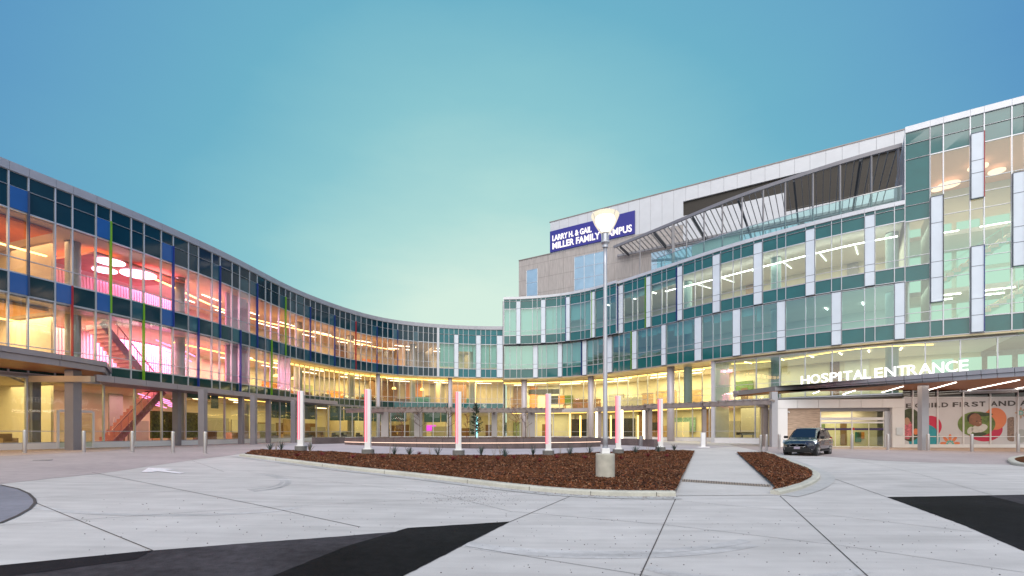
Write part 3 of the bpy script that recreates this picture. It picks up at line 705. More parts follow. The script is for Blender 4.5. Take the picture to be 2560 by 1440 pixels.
# ------------------------------------------------------------------ entrance tower at the right end
tower = thing('entrance_tower', 'tall glass corner tower with peach lit atrium, white glass panels and stairs inside', 'building', P(spx(2450), 4, 0))
pt = [2262.5, 2325, 2358, 2425, 2460, 2529, 2562]
colsT = [spx(p) for p in pt]
s = colsT[-1]; k = 0
while s < SMAX-3: s += (1.9, 1.0)[k % 2]; colsT.append(s); k += 1
ZT = [(8.9, 10.2, 'sp'), (10.2, 11.0, 'vi'), (11.0, 13.7, 'vi'), (13.7, 15.0, 'vi'), (15.0, 15.8, 'vi'), (15.8, 18.8, 'vi'), (18.8, 20.1, 'vi'), (20.1, 21.2, 'vi'), (21.2, 24.0, 'vi'), (24.0, 25.3, 'sp'), (25.3, 26.3, 'sp')]
# the first column is teal from the parapet down to the fourth storey
ZT1 = [(8.9, 10.2, 'sp'), (10.2, 11.0, 'vi'), (11.0, 13.7, 'vi'), (13.7, 15.0, 'sp'), (15.0, 15.8, 'vi'), (15.8, 18.8, 'vi'), (18.8, 20.1, 'sp'), (20.1, 21.2, 'sp'), (21.2, 24.0, 'sp'), (24.0, 25.3, 'sp'), (25.3, 26.3, 'sp')]
band(tower, colsT[:2], 0, ZT1, M_gT, M_spR)
band(tower, colsT[1:], 0, ZT, M_gT, M_spR, mw=.075)
def tpanel(px0, px1, zs, c=None):
    s0, s1 = spx(px0), spx(px1); b = MB()
    for a, z in [(zs[0], zs[-1])]:
        b.hexa([P(s0+.05, -.22, a+.02), P(s1-.05, -.22, a+.02), P(s1-.05, -.18, a+.02), P(s0+.05, -.18, a+.02), P(s0+.05, -.22, z-.02), P(s1-.05, -.22, z-.02), P(s1-.05, -.18, z-.02), P(s0+.05, -.18, z-.02)])
    o = b.build('glass_panel', M_frost, tower); f = MB()
    vbar(f, s0+.025, .04, -.26, -.04, zs[0], zs[-1])
    f2 = MB(); vbar(f2, s1-.025, .045, -.29, -.04, zs[0], zs[-1]); f2.build('side_fin', MF.get(c, M_dark), o)
    for a in zs[1:-1]: pbox(f, s0+.05, s1-.05, -.235, -.221, a-.018, a+.018, 5)
    for a in (zs[0], zs[-1]): pbox(f, s0+.05, s1-.05, -.25, -.04, a-.03, a+.02, 5)
    f.build('panel_frame', M_slate, o)
tpanel(2325, 2358, [11.7, 13.7, 15.0, 18.2, 20.4])
tpanel(2425, 2460, [19.6, 21.6, 22.6, 24.8], 'red')
tpanel(2425, 2460, [8.95, 10.3, 11.6, 14.2, 15.8], 'blue')
tpanel(2529, 2562, [13.8, 15.6, 16.8, 19.4, 21.0])
b = MB()
for s0, s1 in zip(colsT, colsT[1:]): pbox(b, s0+.006, s1-.006, -.12, .4, 26.3, 26.8, 3)
b.build('parapet_cap', M_capw, tower)
b = MB(); pbox(b, colsT[0]+.06, colsT[-1], .12, 12, 25.9, 26.0); b.build('roof', M_grey, tower)
b = MB(); pbox(b, colsT[0]-.02, colsT[0]+.14, .12, 12, 20.2, 26.4); b.build('side_wall', M_capw, tower)
ends = (colsT[0]+.2, colsT[-1])
c = MB(); pbox(c, ends[0], ends[1], .3, 12, 25.0, 25.1); c.build('ceiling', mat('ceiling_peach', (.80, .50, .38), .7, 0, .1, 3, stretch=(8, 1, 1)), tower)
f = MB(); pbox(f, ends[0], ends[1], .15, 12, 8.88, 9.25); f.build('floor', M_floor, tower)
w = MB(); pbox(w, ends[0], ends[1], 11.5, 11.7, 9.25, 25.0); w.build('rear_wall', mat('plaster_mint', (.62, .70, .60), .8, 0, .05, .4), tower)
w = MB(); pbox(w, ends[0], ends[0]+.12, .25, 11.5, 9.25, 25.0); w.build('partition_wall', M_wallT, tower)
w = MB(); pbox(w, spx(2325, 1), spx(2325, 1)+.1, 1.0, 6, 9.25, 20.0); w.build('partition_wall', M_wallT, tower)
for z in (14.1, 19.3):
    f = MB(); pbox(f, ends[0], ends[1], 6.2, 11.5, z-.4, z); f.build('floor', mat('slab_white', (.62, .62, .58), .6), tower)
for (px, py, r) in ((2345, 473, .5), (2372, 462, .85), (2445, 418, .7), (2492, 428, .6)):
    q = at(px, 1210*23.6/(1080-py), py); b = MB(); b.tube((q.x, q.y, 24.55), (q.x, q.y, 24.65), r, r, 32); b.build('disc_light', emis('disc_peach', (1, .62, .42), 1.8), tower)
M_st = mat('stair_cream', (.72, .62, .5), .6); M_gr = mat('rail_mint', (.35, .62, .50), .4)
S0 = spx(2350, 3); S1 = S0+7.5
stair(tower, S0, S1, 3.0, 9.3, 14.1, 1.8, M_st, M_gr); stair(tower, S0, S1, 3.0, 14.1, 19.3, 1.8, M_st, M_gr)
stair(tower, S0+5, S1+6, 5.2, 4.4, 9.3, 1.8, M_st, M_gr)
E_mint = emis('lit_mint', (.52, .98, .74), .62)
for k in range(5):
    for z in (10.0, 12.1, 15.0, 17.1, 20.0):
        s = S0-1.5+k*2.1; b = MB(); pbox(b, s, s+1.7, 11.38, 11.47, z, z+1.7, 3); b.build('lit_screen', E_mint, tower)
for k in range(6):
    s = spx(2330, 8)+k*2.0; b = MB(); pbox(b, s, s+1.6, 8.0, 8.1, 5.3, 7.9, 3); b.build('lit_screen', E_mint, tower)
strips(tower, ends[0]+1, ends[1]-8, (5.2, 7.0), 19.0, 2.2, 1.4, E_whit); strips(tower, ends[0]+1, ends[1]-8, (6.6, 8.5), 13.65, 2.2, 1.4, E_whit)
for z, pw, col in ((24.9, 420, (1, .58, .42)), (18.8, 200, (.95, 1, .85)), (13.6, 190, (.9, 1, .8))):
    q = P2(spx(2420, 4), 5); area(tower, (q.x, q.y, z), 7, 6, pw, col, ang(spx(2420)))
    q = P2(spx(2420, 4)+8, 5); area(tower, (q.x, q.y, z), 7, 6, pw, col, ang(spx(2420)))

# ------------------------------------------------------------------ upper storeys: pale stone and white metal on a straight line behind the terrace
upper = thing('upper_storeys', 'straight stone and white metal upper storeys set back behind the roof terrace', 'building', (20, 70, 20.3))
DU = Vector((1.574, -1.0)).normalized(); U0 = Vector((122.3/1.574, 0))   # line X = 77.7 - 1.574 Y
def Uat(px):   # plan point of the wall line seen at column px
    t = (px-CX)/F; Y = 122.3/(1.574+t); return Vector((t*Y, Y))
NU = Vector((-DU.y, DU.x))
if NU.y < 0: NU = -NU
def ubox(mb, px0, px1, z0, z1, d0, d1):
    a = Uat(px0); b = Uat(px1)
    mb.hexa([(*(a+NU*d0), z0), (*(b+NU*d0), z0), (*(b+NU*d1), z0), (*(a+NU*d1), z0), (*(a+NU*d0), z1), (*(b+NU*d0), z1), (*(b+NU*d1), z1), (*(a+NU*d1), z1)])
M_stone = mat('stone_cladding', (0.44, 0.40, 0.385), .8, 0, .16, 2.0, .1, 30, stretch=(4, 4, .35))
M_wmet = mat('white_cladding', (0.63, 0.64, 0.68), .45, .15, .04, .8)
b = MB(); ubox(b, 1297, 1630, 20.3, 28.2, 0, 14); ubox(b, 1630, 1960, 20.3, 28.2, .02, 14); ubox(b, 1960, 2330, 20.3, 27.0, .02, 14); st = b.build('wall', M_stone, upper); st['label'] = 'pale grained stone wall'
b = MB(); ubox(b, 1376, 1708, 28.2, 33.0, -.02, 14)
ubox(b, 1708, 2330, 31.2, 33.0, -.02, 14); ubox(b, 1708, 1960, 25.45, 29.3, -.02, 12); ubox(b, 1960, 2330, 25.45, 27.0, -.02, 12); b.build('cladding', M_wmet, upper)
b = MB(); ubox(b, 1708, 1960, 29.3, 31.2, .25, 12.5); ubox(b, 1960, 2330, 27.0, 31.2, .25, 12.5); b.build('louvre_band', mat('louvre_bronze', (.035, .028, .022), .5, .2, .2, 1, stretch=(1, 1, 20)), upper)
b = MB()   # seams of the metal panels and stone joints
a0 = Uat(1376); a1 = Uat(2330); Ln = (a1-a0).length; n = int(Ln/1.5)
for k in range(1, n):
    p = a0+(a1-a0)*k/n - NU*.024
    z0 = 28.2 if p.x/p.y*F+CX < 1708 else 31.2
    b.beam((*p, z0), (*p, 33.0), .03, .012)
b.build('seam', mat('seam_grey', (.33, .33, .36), .5), upper)
b = MB()
c0 = Uat(1297); Ls = (a1-c0).length; n = int(Ls/2.6)
for k in range(1, n):
    p = c0+(a1-c0)*k/n - NU*.004; b.beam((*p, 20.3), (*p, 28.1), .025, .012)
for z in (22.6, 24.9, 27.2):
    b.beam((*(c0-NU*.004), z), (*(a1-NU*.004), z), .012, .025)
b.build('joint', mat('joint_grey', (.22, .2, .19), .8), upper)
b = MB(); ubox(b, 1297, 1378, 28.2, 28.32, -.08, .3); ubox(b, 1374, 2335, 33.0, 33.12, -.08, .3); b.build('coping', M_brn, upper)
b = MB(); ubox(b, 1278, 1299, 19, 27.4, 2.5, 12); bk = b.build('brick_pier', mat('brick_grey', (.20, .15, .14), .85, 0, .35, 3, .2, 40, stretch=(1, 1, 8)), upper)
M_gU = mat('sky_glass', (.42, .58, .70), .04, .55, .08, 1, spec=1.0, coat=1)
def uwin(px0, px1, z0, z1, nv, nh):
    b = MB(); ubox(b, px0, px1, z0, z1, -.05, .0); w = b.build('window', M_gU, upper)
    f = MB(); A = Uat(px0); B = Uat(px1)
    for k in range(nv+1):
        p = A+(B-A)*k/nv - NU*.05; f.beam((*p, z0), (*p, z1), .06, .06)
    for k in range(nh+1):
        z = z0+(z1-z0)*k/nh; f.beam((*(A-NU*.05), z), (*(B-NU*.05), z), .05, .05)
    f.build('frame', M_alu, w)
uwin(1317, 1344, 20.3, 26.4, 1, 3); uwin(1436, 1512, 20.3, 26.9, 3, 4); uwin(1628, 1730, 20.3, 25.3, 3, 3); uwin(1850, 2000, 20.3, 25.3, 4, 2); uwin(2010, 2130, 20.3, 25.3, 3, 2); uwin(2145, 2240, 20.3, 25.3, 3, 2)
b = MB(); ubox(b, 1731, 1849, 20.3, 25.4, -.05, .0); b.build('wall_panel', mat('panel_mint', (.38, .52, .50), .4, 0, .05, .6), upper)
# blue sign with lit lettering
sgn = thing('wall_sign', 'dark blue sign board with white lit campus lettering on the white upper wall', 'sign', (*Uat(1480), 28.2))
b = MB(); ubox(b, 1376.5, 1588, 28.35, 31.55, -.22, -.03); b.build('board', mat('sign_blue', (.03, .028, .27), .4), sgn)
E_let = emis('letter_white', (1, .93, .93), 1.3)
ua = math.atan2(DU.y, DU.x)
Lw = (Uat(1588)-Uat(1376.5)).length
for txt, size, x0, x1, zb in (('LARRY H. & GAIL', 1.15, 1382.5, 1480, 29.98), ('MILLER FAMILY CAMPUS', 1.32, 1382.5, 1580, 28.75)):
    t = text_mesh('letters', txt, size, .05, E_let, sgn, (0, 0, 0), (R(90), 0, ua), 1.0, .028)
    xs = [v.co.x for v in t.data.vertices]; k = (Uat(x1)-Uat(x0)).length/(max(xs)-min(xs)); t.scale = (k, 1, 1)
    p = Uat(x0)-NU*.28; t.location = Vector((*p, zb))-origin(sgn)
# terrace: rail posts, sun shade trellis
ter = thing('terrace_trellis', 'steel sun shade trellis with slanting slats over the roof terrace', 'trellis', P(spx(1900), 2, 20.3))
s0 = spx(1536, 1.0); s1 = spx(2255, 1.0); zT = 25.8
b = MB(); n = 60
for k in range(n):
    a = s0+(s1-s0)*k/n; c = s0+(s1-s0)*(k+1)/n; b.beam(P(a, .9, zT), P(c, .9, zT), .22, .34)
b.build('edge_beam', M_grey, ter)
def to_wall(q):   # from a point on the edge beam straight towards the upper wall
    t = (122.3-1.574*q.y-q.x)/(1.574*NU.y+NU.x); return t
b = MB(); k = 0; s = s0+.3
while s < s1:
    q = P2(s, .9); t = to_wall(q)-.3
    if t > .5: e = q+NU*t; b.beam((*q, zT-.02), (*e, zT-.02), .06, .15)
    s += .62
b.build('slat', mat('slat_grey', (.30, .29, .30), .5, .3), ter)
b = MB(); s = s0+1
while s < s1:
    q = P2(s, .9); t = to_wall(q)-.3
    if t > .5: e = q+NU*t; b.beam((*q, zT-.25), (*e, zT-.25), .16, .3)
    s += 5.4
b.build('cross_beam', mat('beam_dark', (.05, .055, .07), .5), ter)
e0 = P2(s0, .9)
A = e0; t0 = to_wall(A)
if True:
    b = MB(); p0 = Uat(1545)-NU*.35; p1 = Uat(2256)-NU*.35; b.beam((*p0, zT-.1), (*p1, zT-.1), .2, .3); b.build('wall_beam', M_grey, ter)
for px in (1600, 1683, 1716, 1760, 1806, 1855, 1908, 1963, 2032, 2100, 2178, 2246):
    s = spx(px, .9); b = MB(); b.beam(P(s, .9, 20.3), P(s, .9, zT-.17), .12 if px != 1683 else .3, .14); b.build('post', M_grey, ter)
rail = thing('terrace_railing', 'clear glass balustrade along the roof terrace under the trellis', 'railing', P(spx(1900), .3, 20.65))
b = MB(); pbox(b, spx(1640), spx(2255), .2, .23, 20.65, 22.0, 3); b.build('glass_sheet', glass('glass_rail', (.80, .95, .93), .06, 4), rail)
b = MB(); pbox(b, spx(1640), spx(2255), .18, .25, 22.0, 22.06, 3); b.build('top_rail', M_steel, rail)
flush_windows()
# ================================================================== GROUND
def clipcell(poly, x0, y0, x1, y1):
    def cut(ps, ins, inter):
        out = []
        for i in range(len(ps)):
            a, b = ps[i-1], ps[i]
            ia, ib = ins(a), ins(b)
            if ib:
                if not ia: out.append(inter(a, b))
                out.append(b)
            elif ia: out.append(inter(a, b))
        return out
    for ax, v, sg in ((0, x0, 1), (0, x1, -1), (1, y0, 1), (1, y1, -1)):
        if not poly: return poly
        def ins(p): return sg*(p[ax]-v) >= 0
        def inter(a, b):
            t = (v-a[ax])/(b[ax]-a[ax]); return (a[0]+(b[0]-a[0])*t, a[1]+(b[1]-a[1])*t)
        poly = cut(poly, ins, inter)
    return poly
def drape(mb, poly, dz, cell=1.0, hf=None):
    poly = [(p[0], p[1]) for p in poly]
    x0 = math.floor(min(p[0] for p in poly)/cell); x1 = math.ceil(max(p[0] for p in poly)/cell)
    y0 = math.floor(min(p[1] for p in poly)/cell); y1 = math.ceil(max(p[1] for p in poly)/cell)
    hf = hf or (lambda x, y: g(x, y)+dz)
    for i in range(x0, x1):
        for j in range(y0, y1):
            c = clipcell(poly, i*cell, j*cell, (i+1)*cell, (j+1)*cell)
            if len(c) < 3: continue
            A = abs(sum(c[k-1][0]*c[k][1]-c[k][0]*c[k-1][1] for k in range(len(c))))
            if A < 1e-5: continue
            if sum(c[k-1][0]*c[k][1]-c[k][0]*c[k-1][1] for k in range(len(c))) < 0: c = c[::-1]
            m = len(mb.v); mb.v += [Vector((p[0], p[1], hf(*p))) for p in c]; mb.f.append(tuple(range(m, m+len(c)))); mb.m.append(mb.cur)
def surface_mat(name, col, var, vs, rough, bump, bs, streak=0.0, speck=0.0):
    m = bpy.data.materials.new(name); m.use_nodes = True; nt = m.node_tree; N = nt.nodes; L = nt.links; b = N['Principled BSDF']
    tc = N.new('ShaderNodeNewGeometry'); pos = tc.outputs['Position']
    def noise(sc, det=5, st=None, rough_=.55):
        n = N.new('ShaderNodeTexNoise'); n.inputs['Scale'].default_value = sc; n.inputs['Detail'].default_value = det; n.inputs['Roughness'].default_value = rough_
        if st:
            mp = N.new('ShaderNodeMapping'); mp.inputs['Scale'].default_value = st; mp.inputs['Rotation'].default_value = (0, 0, .12); L.new(pos, mp.inputs[0]); L.new(mp.outputs[0], n.inputs[0])
        else: L.new(pos, n.inputs[0])
        return n.outputs['Fac']
    def mr(src, a, b_, lo=.3, hi=.7):
        r = N.new('ShaderNodeMapRange'); r.inputs['From Min'].default_value = lo; r.inputs['From Max'].default_value = hi; r.inputs['To Min'].default_value = a; r.inputs['To Max'].default_value = b_; L.new(src, r.inputs[0]); return r.outputs[0]
    def mul(a, b_):
        n = N.new('ShaderNodeMath'); n.operation = 'MULTIPLY'; L.new(a, n.inputs[0]); L.new(b_, n.inputs[1]); return n.outputs[0]
    f = mr(noise(vs), 1-var, 1+var)
    f = mul(f, mr(noise(vs*14, 3), 1-var*.6, 1+var*.6))
    f = mul(f, mr(noise(90, 2), 1-var*.5, 1+var*.5))
    if streak: f = mul(f, mr(noise(1.0, 6, (.35, 3.2, 1)), 1-streak, 1+streak))
    if speck:
        v = N.new('ShaderNodeTexVoronoi'); v.inputs['Scale'].default_value = 3.0; L.new(pos, v.inputs[0]); f = mul(f, mr(v.outputs['Distance'], 1-speck, 1, .03, .05))
    sc = N.new('ShaderNodeVectorMath'); sc.operation = 'SCALE'; sc.inputs[0].default_value = col; L.new(f, sc.inputs['Scale']); L.new(sc.outputs[0], b.inputs['Base Color'])
    b.inputs['Roughness'].default_value = rough; b.inputs['Specular IOR Level'].default_value = .25 if col[0] > .1 else .08
    bp = N.new('ShaderNodeBump'); bp.inputs['Strength'].default_value = bump; bp.inputs['Distance'].default_value = .01; L.new(noise(bs, 4), bp.inputs['Height']); L.new(bp.outputs[0], b.inputs['Normal'])
    return m
G_conc = surface_mat('concrete_ground', (0.525, 0.50, 0.49), .10, .10, .8, .25, 60, .11, .3)
G_tan = surface_mat('concrete_tan', (0.40, 0.345, 0.345), .12, .25, .8, .2, 60, .04)
G_lav = surface_mat('concrete_plaza', (0.43, 0.40, 0.43), .08, .25, .8, .2, 60, .04)
G_asph = surface_mat('asphalt', (0.010, 0.0095, 0.011), .55, .5, .75, .9, 70, .1)
G_asph2 = surface_mat('asphalt_worn', (0.048, 0.044, 0.050), .4, .5, .8, .9, 70, .15)
G_mulch = surface_mat('bark_mulch', (0.095, 0.034, 0.012), .6, 1.2, .9, 1.0, 25)
G_kerb = surface_mat('kerb_concrete', (0.50, 0.49, 0.43), .12, .8, .85, .3, 50)
G_joint = surface_mat('joint_dark', (0.10, 0.09, 0.09), .1, 1, .9, .1, 50)
G_gut = surface_mat('gutter_concrete', (0.47, 0.46, 0.455), .12, .5, .85, .2, 50, .08)
G_isl = surface_mat('island_concrete', (0.22, 0.22, 0.26), .12, .5, .85, .2, 50, .08)
def struct(mb, name, m): o = mb.build(name, m); o['kind'] = 'structure'; return o
# base sheet: fine near the scene, coarse to the horizon
b = MB()
def axis(lo, hi, far):
    v = list(range(lo, hi+1)); st = 2; x = hi
    while x < far: x += st; st = int(st*1.5)+1; v.append(x)
    st = 2; x = lo
    while x > -far: x -= st; st = int(st*1.5)+1; v.insert(0, x)
    return v
xs = axis(-46, 60, 900); ys = axis(-12, 84, 900)
vi = {}
for i, x in enumerate(xs):
    for j, y in enumerate(ys): vi[i, j] = len(b.v); b.v.append(Vector((x, y, g(x, max(y, -40)) if abs(x) < 200 else g(math.copysign(200, x), max(y, -40)))))
for i in range(len(xs)-1):
    for j in range(len(ys)-1): b.f.append((vi[i, j], vi[i+1, j], vi[i+1, j+1], vi[i, j+1])); b.m.append(0)
struct(b, 'ground', G_conc)
def rag(poly, am=.005):
    rnd = random.Random(21); out = []
    for a, c in zip(poly, poly[1:]+poly[:1]):
        a = Vector(a); c = Vector(c); L_ = (c-a).length
        if a.length > 30 and c.length > 30: out.append(a); continue
        n = max(1, min(160, int(L_/.12))); t = (c-a).normalized(); nn = Vector((-t.y, t.x))
        out += [a+(c-a)*k/n+nn*(rnd.gauss(0, am) if k else 0) for k in range(n)]
    return out
def px_poly(ps): return [gp(*p) if len(p) == 2 else at(p[0], p[2]).xy for p in ps]
def sheet(name, ps, dz, m): b = MB(); drape(b, ps, dz); return struct(b, name, m)
tan_l = [Vector(p) for p in ((-34, 15), (-20, 15))] + px_poly([(0, 1210), (130, 1196), (260, 1183), (400, 1162), (500, 1148), (575, 1139), (610, 1133), (640, 1128)])+[Vector((-14, 52)), Vector((-26, 52))]
sheet('pavement_left', tan_l, .005, G_tan)
sheet('pavement_peach', [Vector((-30, 18)), Vector((-22, 20))]+px_poly([(0, 1141), (180, 1132), (270, 1128), (318, 1121), (300, 1116)])+[Vector((-27, 36)), Vector((-30, 34))], .009, surface_mat('concrete_peach_left', (.46, .36, .31), .08, .3, .8, .2, 60))
plaza = px_poly([(600, 1134), (632, 1128), (675, 1126), (765, 1131), (900, 1137), (1020, 1139), (1190, 1141), (1328, 1141), (1450, 1137), (1553, 1131), (1660, 1126), (1700, 1123), (1760, 1121)])+[Vector((19.5, 42)), Vector((16, 56)), Vector((8, 66)), Vector((-8, 67)), Vector((-20, 58)), Vector((-22, 46)), Vector((-18.5, 40))]
sheet('plaza', plaza, .009, G_lav)
tan_r = px_poly([(1922, 1133), (2060, 1141), (2190, 1151), (2330, 1157), (2560, 1163)])+[Vector((46, 24)), Vector((56, 40)), Vector((30, 44)), Vector((21, 47)), Vector((19.5, 42))]
sheet('pavement_right', tan_r, .005, G_tan)
b = MB(); drape(b, [Vector((23, 37.5)), Vector((33, 33.5)), Vector((44, 30)), Vector((50, 40)), Vector((32, 41)), Vector((22, 42))], .009); struct(b, 'pavement_entrance', surface_mat('concrete_peach', (.46, .36, .30), .08, .3, .8, .2, 60))
b = MB(); drape(b, rag(px_poly([(-200, 1440), (0, 1415), (200, 1395), (383, 1377), (640, 1357), (860, 1341), (1275, 1305), (1010, 1440), (930, 1490), (900, 1600), (-400, 1600)])), .006, .5); struct(b, 'asphalt_worn_patch', G_asph2)
b = MB(); drape(b, rag(px_poly([(1020, 1321), (1275, 1305), (1150, 1366), (1010, 1440), (930, 1490), (900, 1600), (400, 1600), (560, 1490), (680, 1442), (870, 1366)])), .010, .5); struct(b, 'asphalt', G_asph)
b = MB(); drape(b, px_poly([(-300, 1446), (0, 1415), (200, 1395), (383, 1377), (340, 1400), (0, 1446), (-300, 1475)]), .0095, .5); struct(b, 'asphalt_edge_patch', surface_mat('asphalt_mid', (.018, .017, .021), .2, .5, .8, .9, 70))
b = MB(); drape(b, rag(px_poly([(2217, 1243), (2350, 1241), (2560, 1237), (2900, 1232), (3200, 1500), (2560, 1378), (2400, 1310)])), .006, .5); struct(b, 'asphalt_patch', G_asph)
b = MB(); drape(b, px_poly([(2470, 1239.5), (2560, 1237.5), (2900, 1232.5), (2900, 1290), (2560, 1262)]), .010, .5); struct(b, 'asphalt_worn_strip', G_asph2)
# left island with gutter line
isl = px_poly([(-300, 1190), (0, 1214), (45, 1224), (72, 1236), (86, 1250), (88, 1258), (76, 1272), (45, 1290), (0, 1309), (-300, 1420)])
b = MB(); drape(b, isl, .008, .5); struct(b, 'traffic_island', G_isl)
def line(b, pts, w, dz=.007, px=True):
    q = [gp(*p) for p in pts] if px else [Vector(p) for p in pts]
    for A, B in zip(q, q[1:]):
        d = (B-A); L_ = d.length; n = max(1, int(L_/1.0)); d.normalize(); s = Vector((-d.y, d.x))*w/2
        for k in range(n):
            a = A+(B-A)*k/n; c = A+(B-A)*(k+1)/n
            b.quad((*(a-s), g(*(a-s))+dz), (*(c-s), g(*(c-s))+dz), (*(c+s), g(*(c+s))+dz), (*(a+s), g(*(a+s))+dz))
b = MB()
line(b, [(0, 1213), (45, 1223), (72, 1235), (86, 1249), (88, 1258), (76, 1272), (45, 1290), (0, 1309)], .05, .014)
struct(b, 'gutter_line', G_joint)
b = MB()
for pts in ([(1692, 1241), (1600, 1442)], [(1950, 1240), (2170, 1442)]): line(b, pts, .016)
for pts in ([(1433, 1238), (1275, 1305)], [(88, 1257), (382, 1377)], [(230, 1181), (640, 1262), (900, 1318)], [(2048, 1184), (2217, 1243)], [(1925, 1132), (2048, 1184)]): line(b, pts, .016)
for pts in ([(1162, 1366), (1690, 1452)], [(1280, 1279), (1660, 1312), (2090, 1363), (2560, 1432)], [(1560, 1240), (2000, 1280), (2430, 1330)], [(0, 1314), (640, 1270), (1240, 1240), (1430, 1238)], [(70, 1246), (640, 1218), (860, 1206), (1060, 1203)],
            [(620, 1180), (1100, 1236), (1280, 1280)], [(2110, 1143), (2300, 1186), (2480, 1238)], [(480, 1152), (560, 1180)], [(2048, 1208), (2200, 1213), (2560, 1226)]): line(b, pts, .010)
struct(b, 'joint_line', G_joint)
G_tyre = surface_mat('tyre_stain', (.49, .475, .475), .16, .5, .85, .2, 60, .2)
b = MB()
for k, (x, y, rx, ry, a_, e_) in enumerate(((600, 1204, 105, 20, -80, 70), (612, 1205, 112, 22, -85, 60), (590, 1206, 128, 24, -70, 60), (1500, 1320, 420, 62, 200, 330), (1520, 1322, 440, 70, 205, 325), (420, 1262, 330, 26, 190, 350), (2250, 1195, 230, 20, 20, 160), (1900, 1400, 300, 50, 200, 330))):
    line(b, [(x+rx*math.cos(R(a_+(e_-a_)*i/24)), y-ry*math.sin(R(a_+(e_-a_)*i/24))) for i in range(25)], .10 if k < 3 else .20, .0035)
struct(b, 'tyre_mark', G_tyre)
# walkway between the beds, with brick warning strip
walk = px_poly([(1737, 1130), (1841, 1133), (1938, 1223), (1952, 1238), (1690, 1240), (1691, 1228)])
b = MB(); drape(b, walk, .010, .5); struct(b, 'walkway', surface_mat('walkway_concrete', (.545, .52, .505), .07, .4, .8, .2, 60, .05))
b = MB(); w_ = [gp(1706, 1199), gp(1925, 1213), gp(1928, 1219), gp(1704, 1205)]; drape(b, w_, .016, .5); struct(b, 'brick_strip', surface_mat('brick_tan', (.33, .27, .22), .3, 5, .8, .4, 60))
b = MB()
for k in range(1, 34): p = w_[0].lerp(w_[1], k/34); q = w_[3].lerp(w_[2], k/34); line(b, [p, q], .02, .021, False)
line(b, [w_[0].lerp(w_[3], .5), w_[1].lerp(w_[2], .5)], .02, .021, False)
struct(b, 'brick_joint', G_joint)
# gutter apron along the main kerb
# kerbs -------------------------------------------------------------
def kerb(name, pts, w, h, label=None, inward=1):
    b = MB(); b2 = MB(); q = pts
    def off(i, d):
        a = q[max(i-1, 0)]; c = q[min(i+1, len(q)-1)]; t = (c-a).normalized(); return q[i]+Vector((-t.y, t.x))*d*inward
    n = len(q); i0 = len(b.v)
    prof = [(0, -.05), (0.0, h*.72), (.05, h), (w, h), (w, -.05)]
    for i in range(n):
        for d, z in prof: p = off(i, d); b.v.append(Vector((p.x, p.y, g(p.x, p.y)+z)))
    m = len(prof)
    for i in range(n-1):
        for k in range(m-1): b.f.append((i0+i*m+k, i0+(i+1)*m+k, i0+(i+1)*m+k+1, i0+i*m+k+1)); b.m.append(0)
    for e in (0, n-1): b.f.append(tuple(i0+e*m+k for k in range(m))); b.m.append(0)
    o = b.build(name, G_kerb); o['kind'] = 'structure'; return o
def dens(pts, st=.6):
    out = [pts[0]]
    for a, c in zip(pts, pts[1:]):
        n = max(1, int((c-a).length/st))
        for k in range(1, n+1): out.append(a.lerp(c, k/n))
    return out
def smooth_pl(pts, it=2):
    for _ in range(it):
        o = [pts[0]]
        for a, c in zip(pts, pts[1:]): o += [a.lerp(c, .25), a.lerp(c, .75)]
        o.append(pts[-1]); pts = o
    return pts
kfront = smooth_pl([gp(*p) for p in ((598, 1141), (680, 1151), (770, 1163), (872, 1176), (1020, 1191), (1200, 1213), (1310, 1226), (1428, 1237), (1560, 1242), (1690, 1242))])
kerb('kerb', dens(kfront), .22, .13)
kend = smooth_pl([gp(*p) for p in ((1949, 1238), (2000, 1226), (2040, 1209), (2052, 1196), (2047, 1184), (2000, 1163), (1924, 1134))])
kerb('kerb', dens(kend), .22, .11)
b = MB()
for i in range(6, len(kfront)-2, 5):
    p = kfront[i]; t = (kfront[i+1]-kfront[i-1]).normalized(); nn = Vector((-t.y, t.x)); a = p-nn*.01; c = p+nn*.23
    b.beam((*a, g(*a)+.10), (*c, g(*c)+.132), .012, .008)
    b.beam((*(p-nn*.006), g(*p)), (*(p-nn*.004), g(*p)+.11), .012, .008)
struct(b, 'kerb_joint', G_joint)
def ribbon_sheet(name, line_, w0, w1, dz, m, side=-1):
    b = MB()
    for i in range(len(line_)-1):
        a, c = line_[i], line_[i+1]; t = (c-a).normalized(); nn = Vector((-t.y, t.x))*side
        pts = [a+nn*w0, c+nn*w0, c+nn*w1, a+nn*w1]
        b.quad(*[(*p, g(*p)+dz) for p in pts])
    return struct(b, name, m)
ribbon_sheet('gutter', dens(kfront), 0.0, .42, .012, G_gut)
ribbon_sheet('gutter', dens(kend), 0.0, .42, .012, G_gut)
# mulch beds ---------------------------------------------------------
def inset(line_, d): 
    out = []
    for i in range(len(line_)):
        a = line_[max(i-1, 0)]; c = line_[min(i+1, len(line_)-1)]; t = (c-a).normalized(); out.append(line_[i]+Vector((-t.y, t.x))*d)
    return out
from mathutils import noise as MN
def mulch_h(x, y): return g(x, y)+.10+.05*MN.noise(Vector((x*.5, y*.5, 0)))+.035*MN.noise(Vector((x*3, y*3, 5)))
bed1 = inset(kfront, .20)+[gp(1691.5, 1229), gp(1737, 1129.5)]+[gp(*p) for p in ((1700, 1128), (1640, 1128), (1553, 1131.5), (1412, 1138), (1328, 1141), (1190, 1142), (1100, 1141), (950, 1139), (900, 1137), (765, 1131.5), (660, 1127), (632, 1129))]
b = MB(); drape(b, bed1, 0, .4, mulch_h); struct(b, 'mulch_bed', G_mulch)
bed2 = inset(kend, .20)+[gp(1841, 1133.5), gp(1938, 1223.5)]
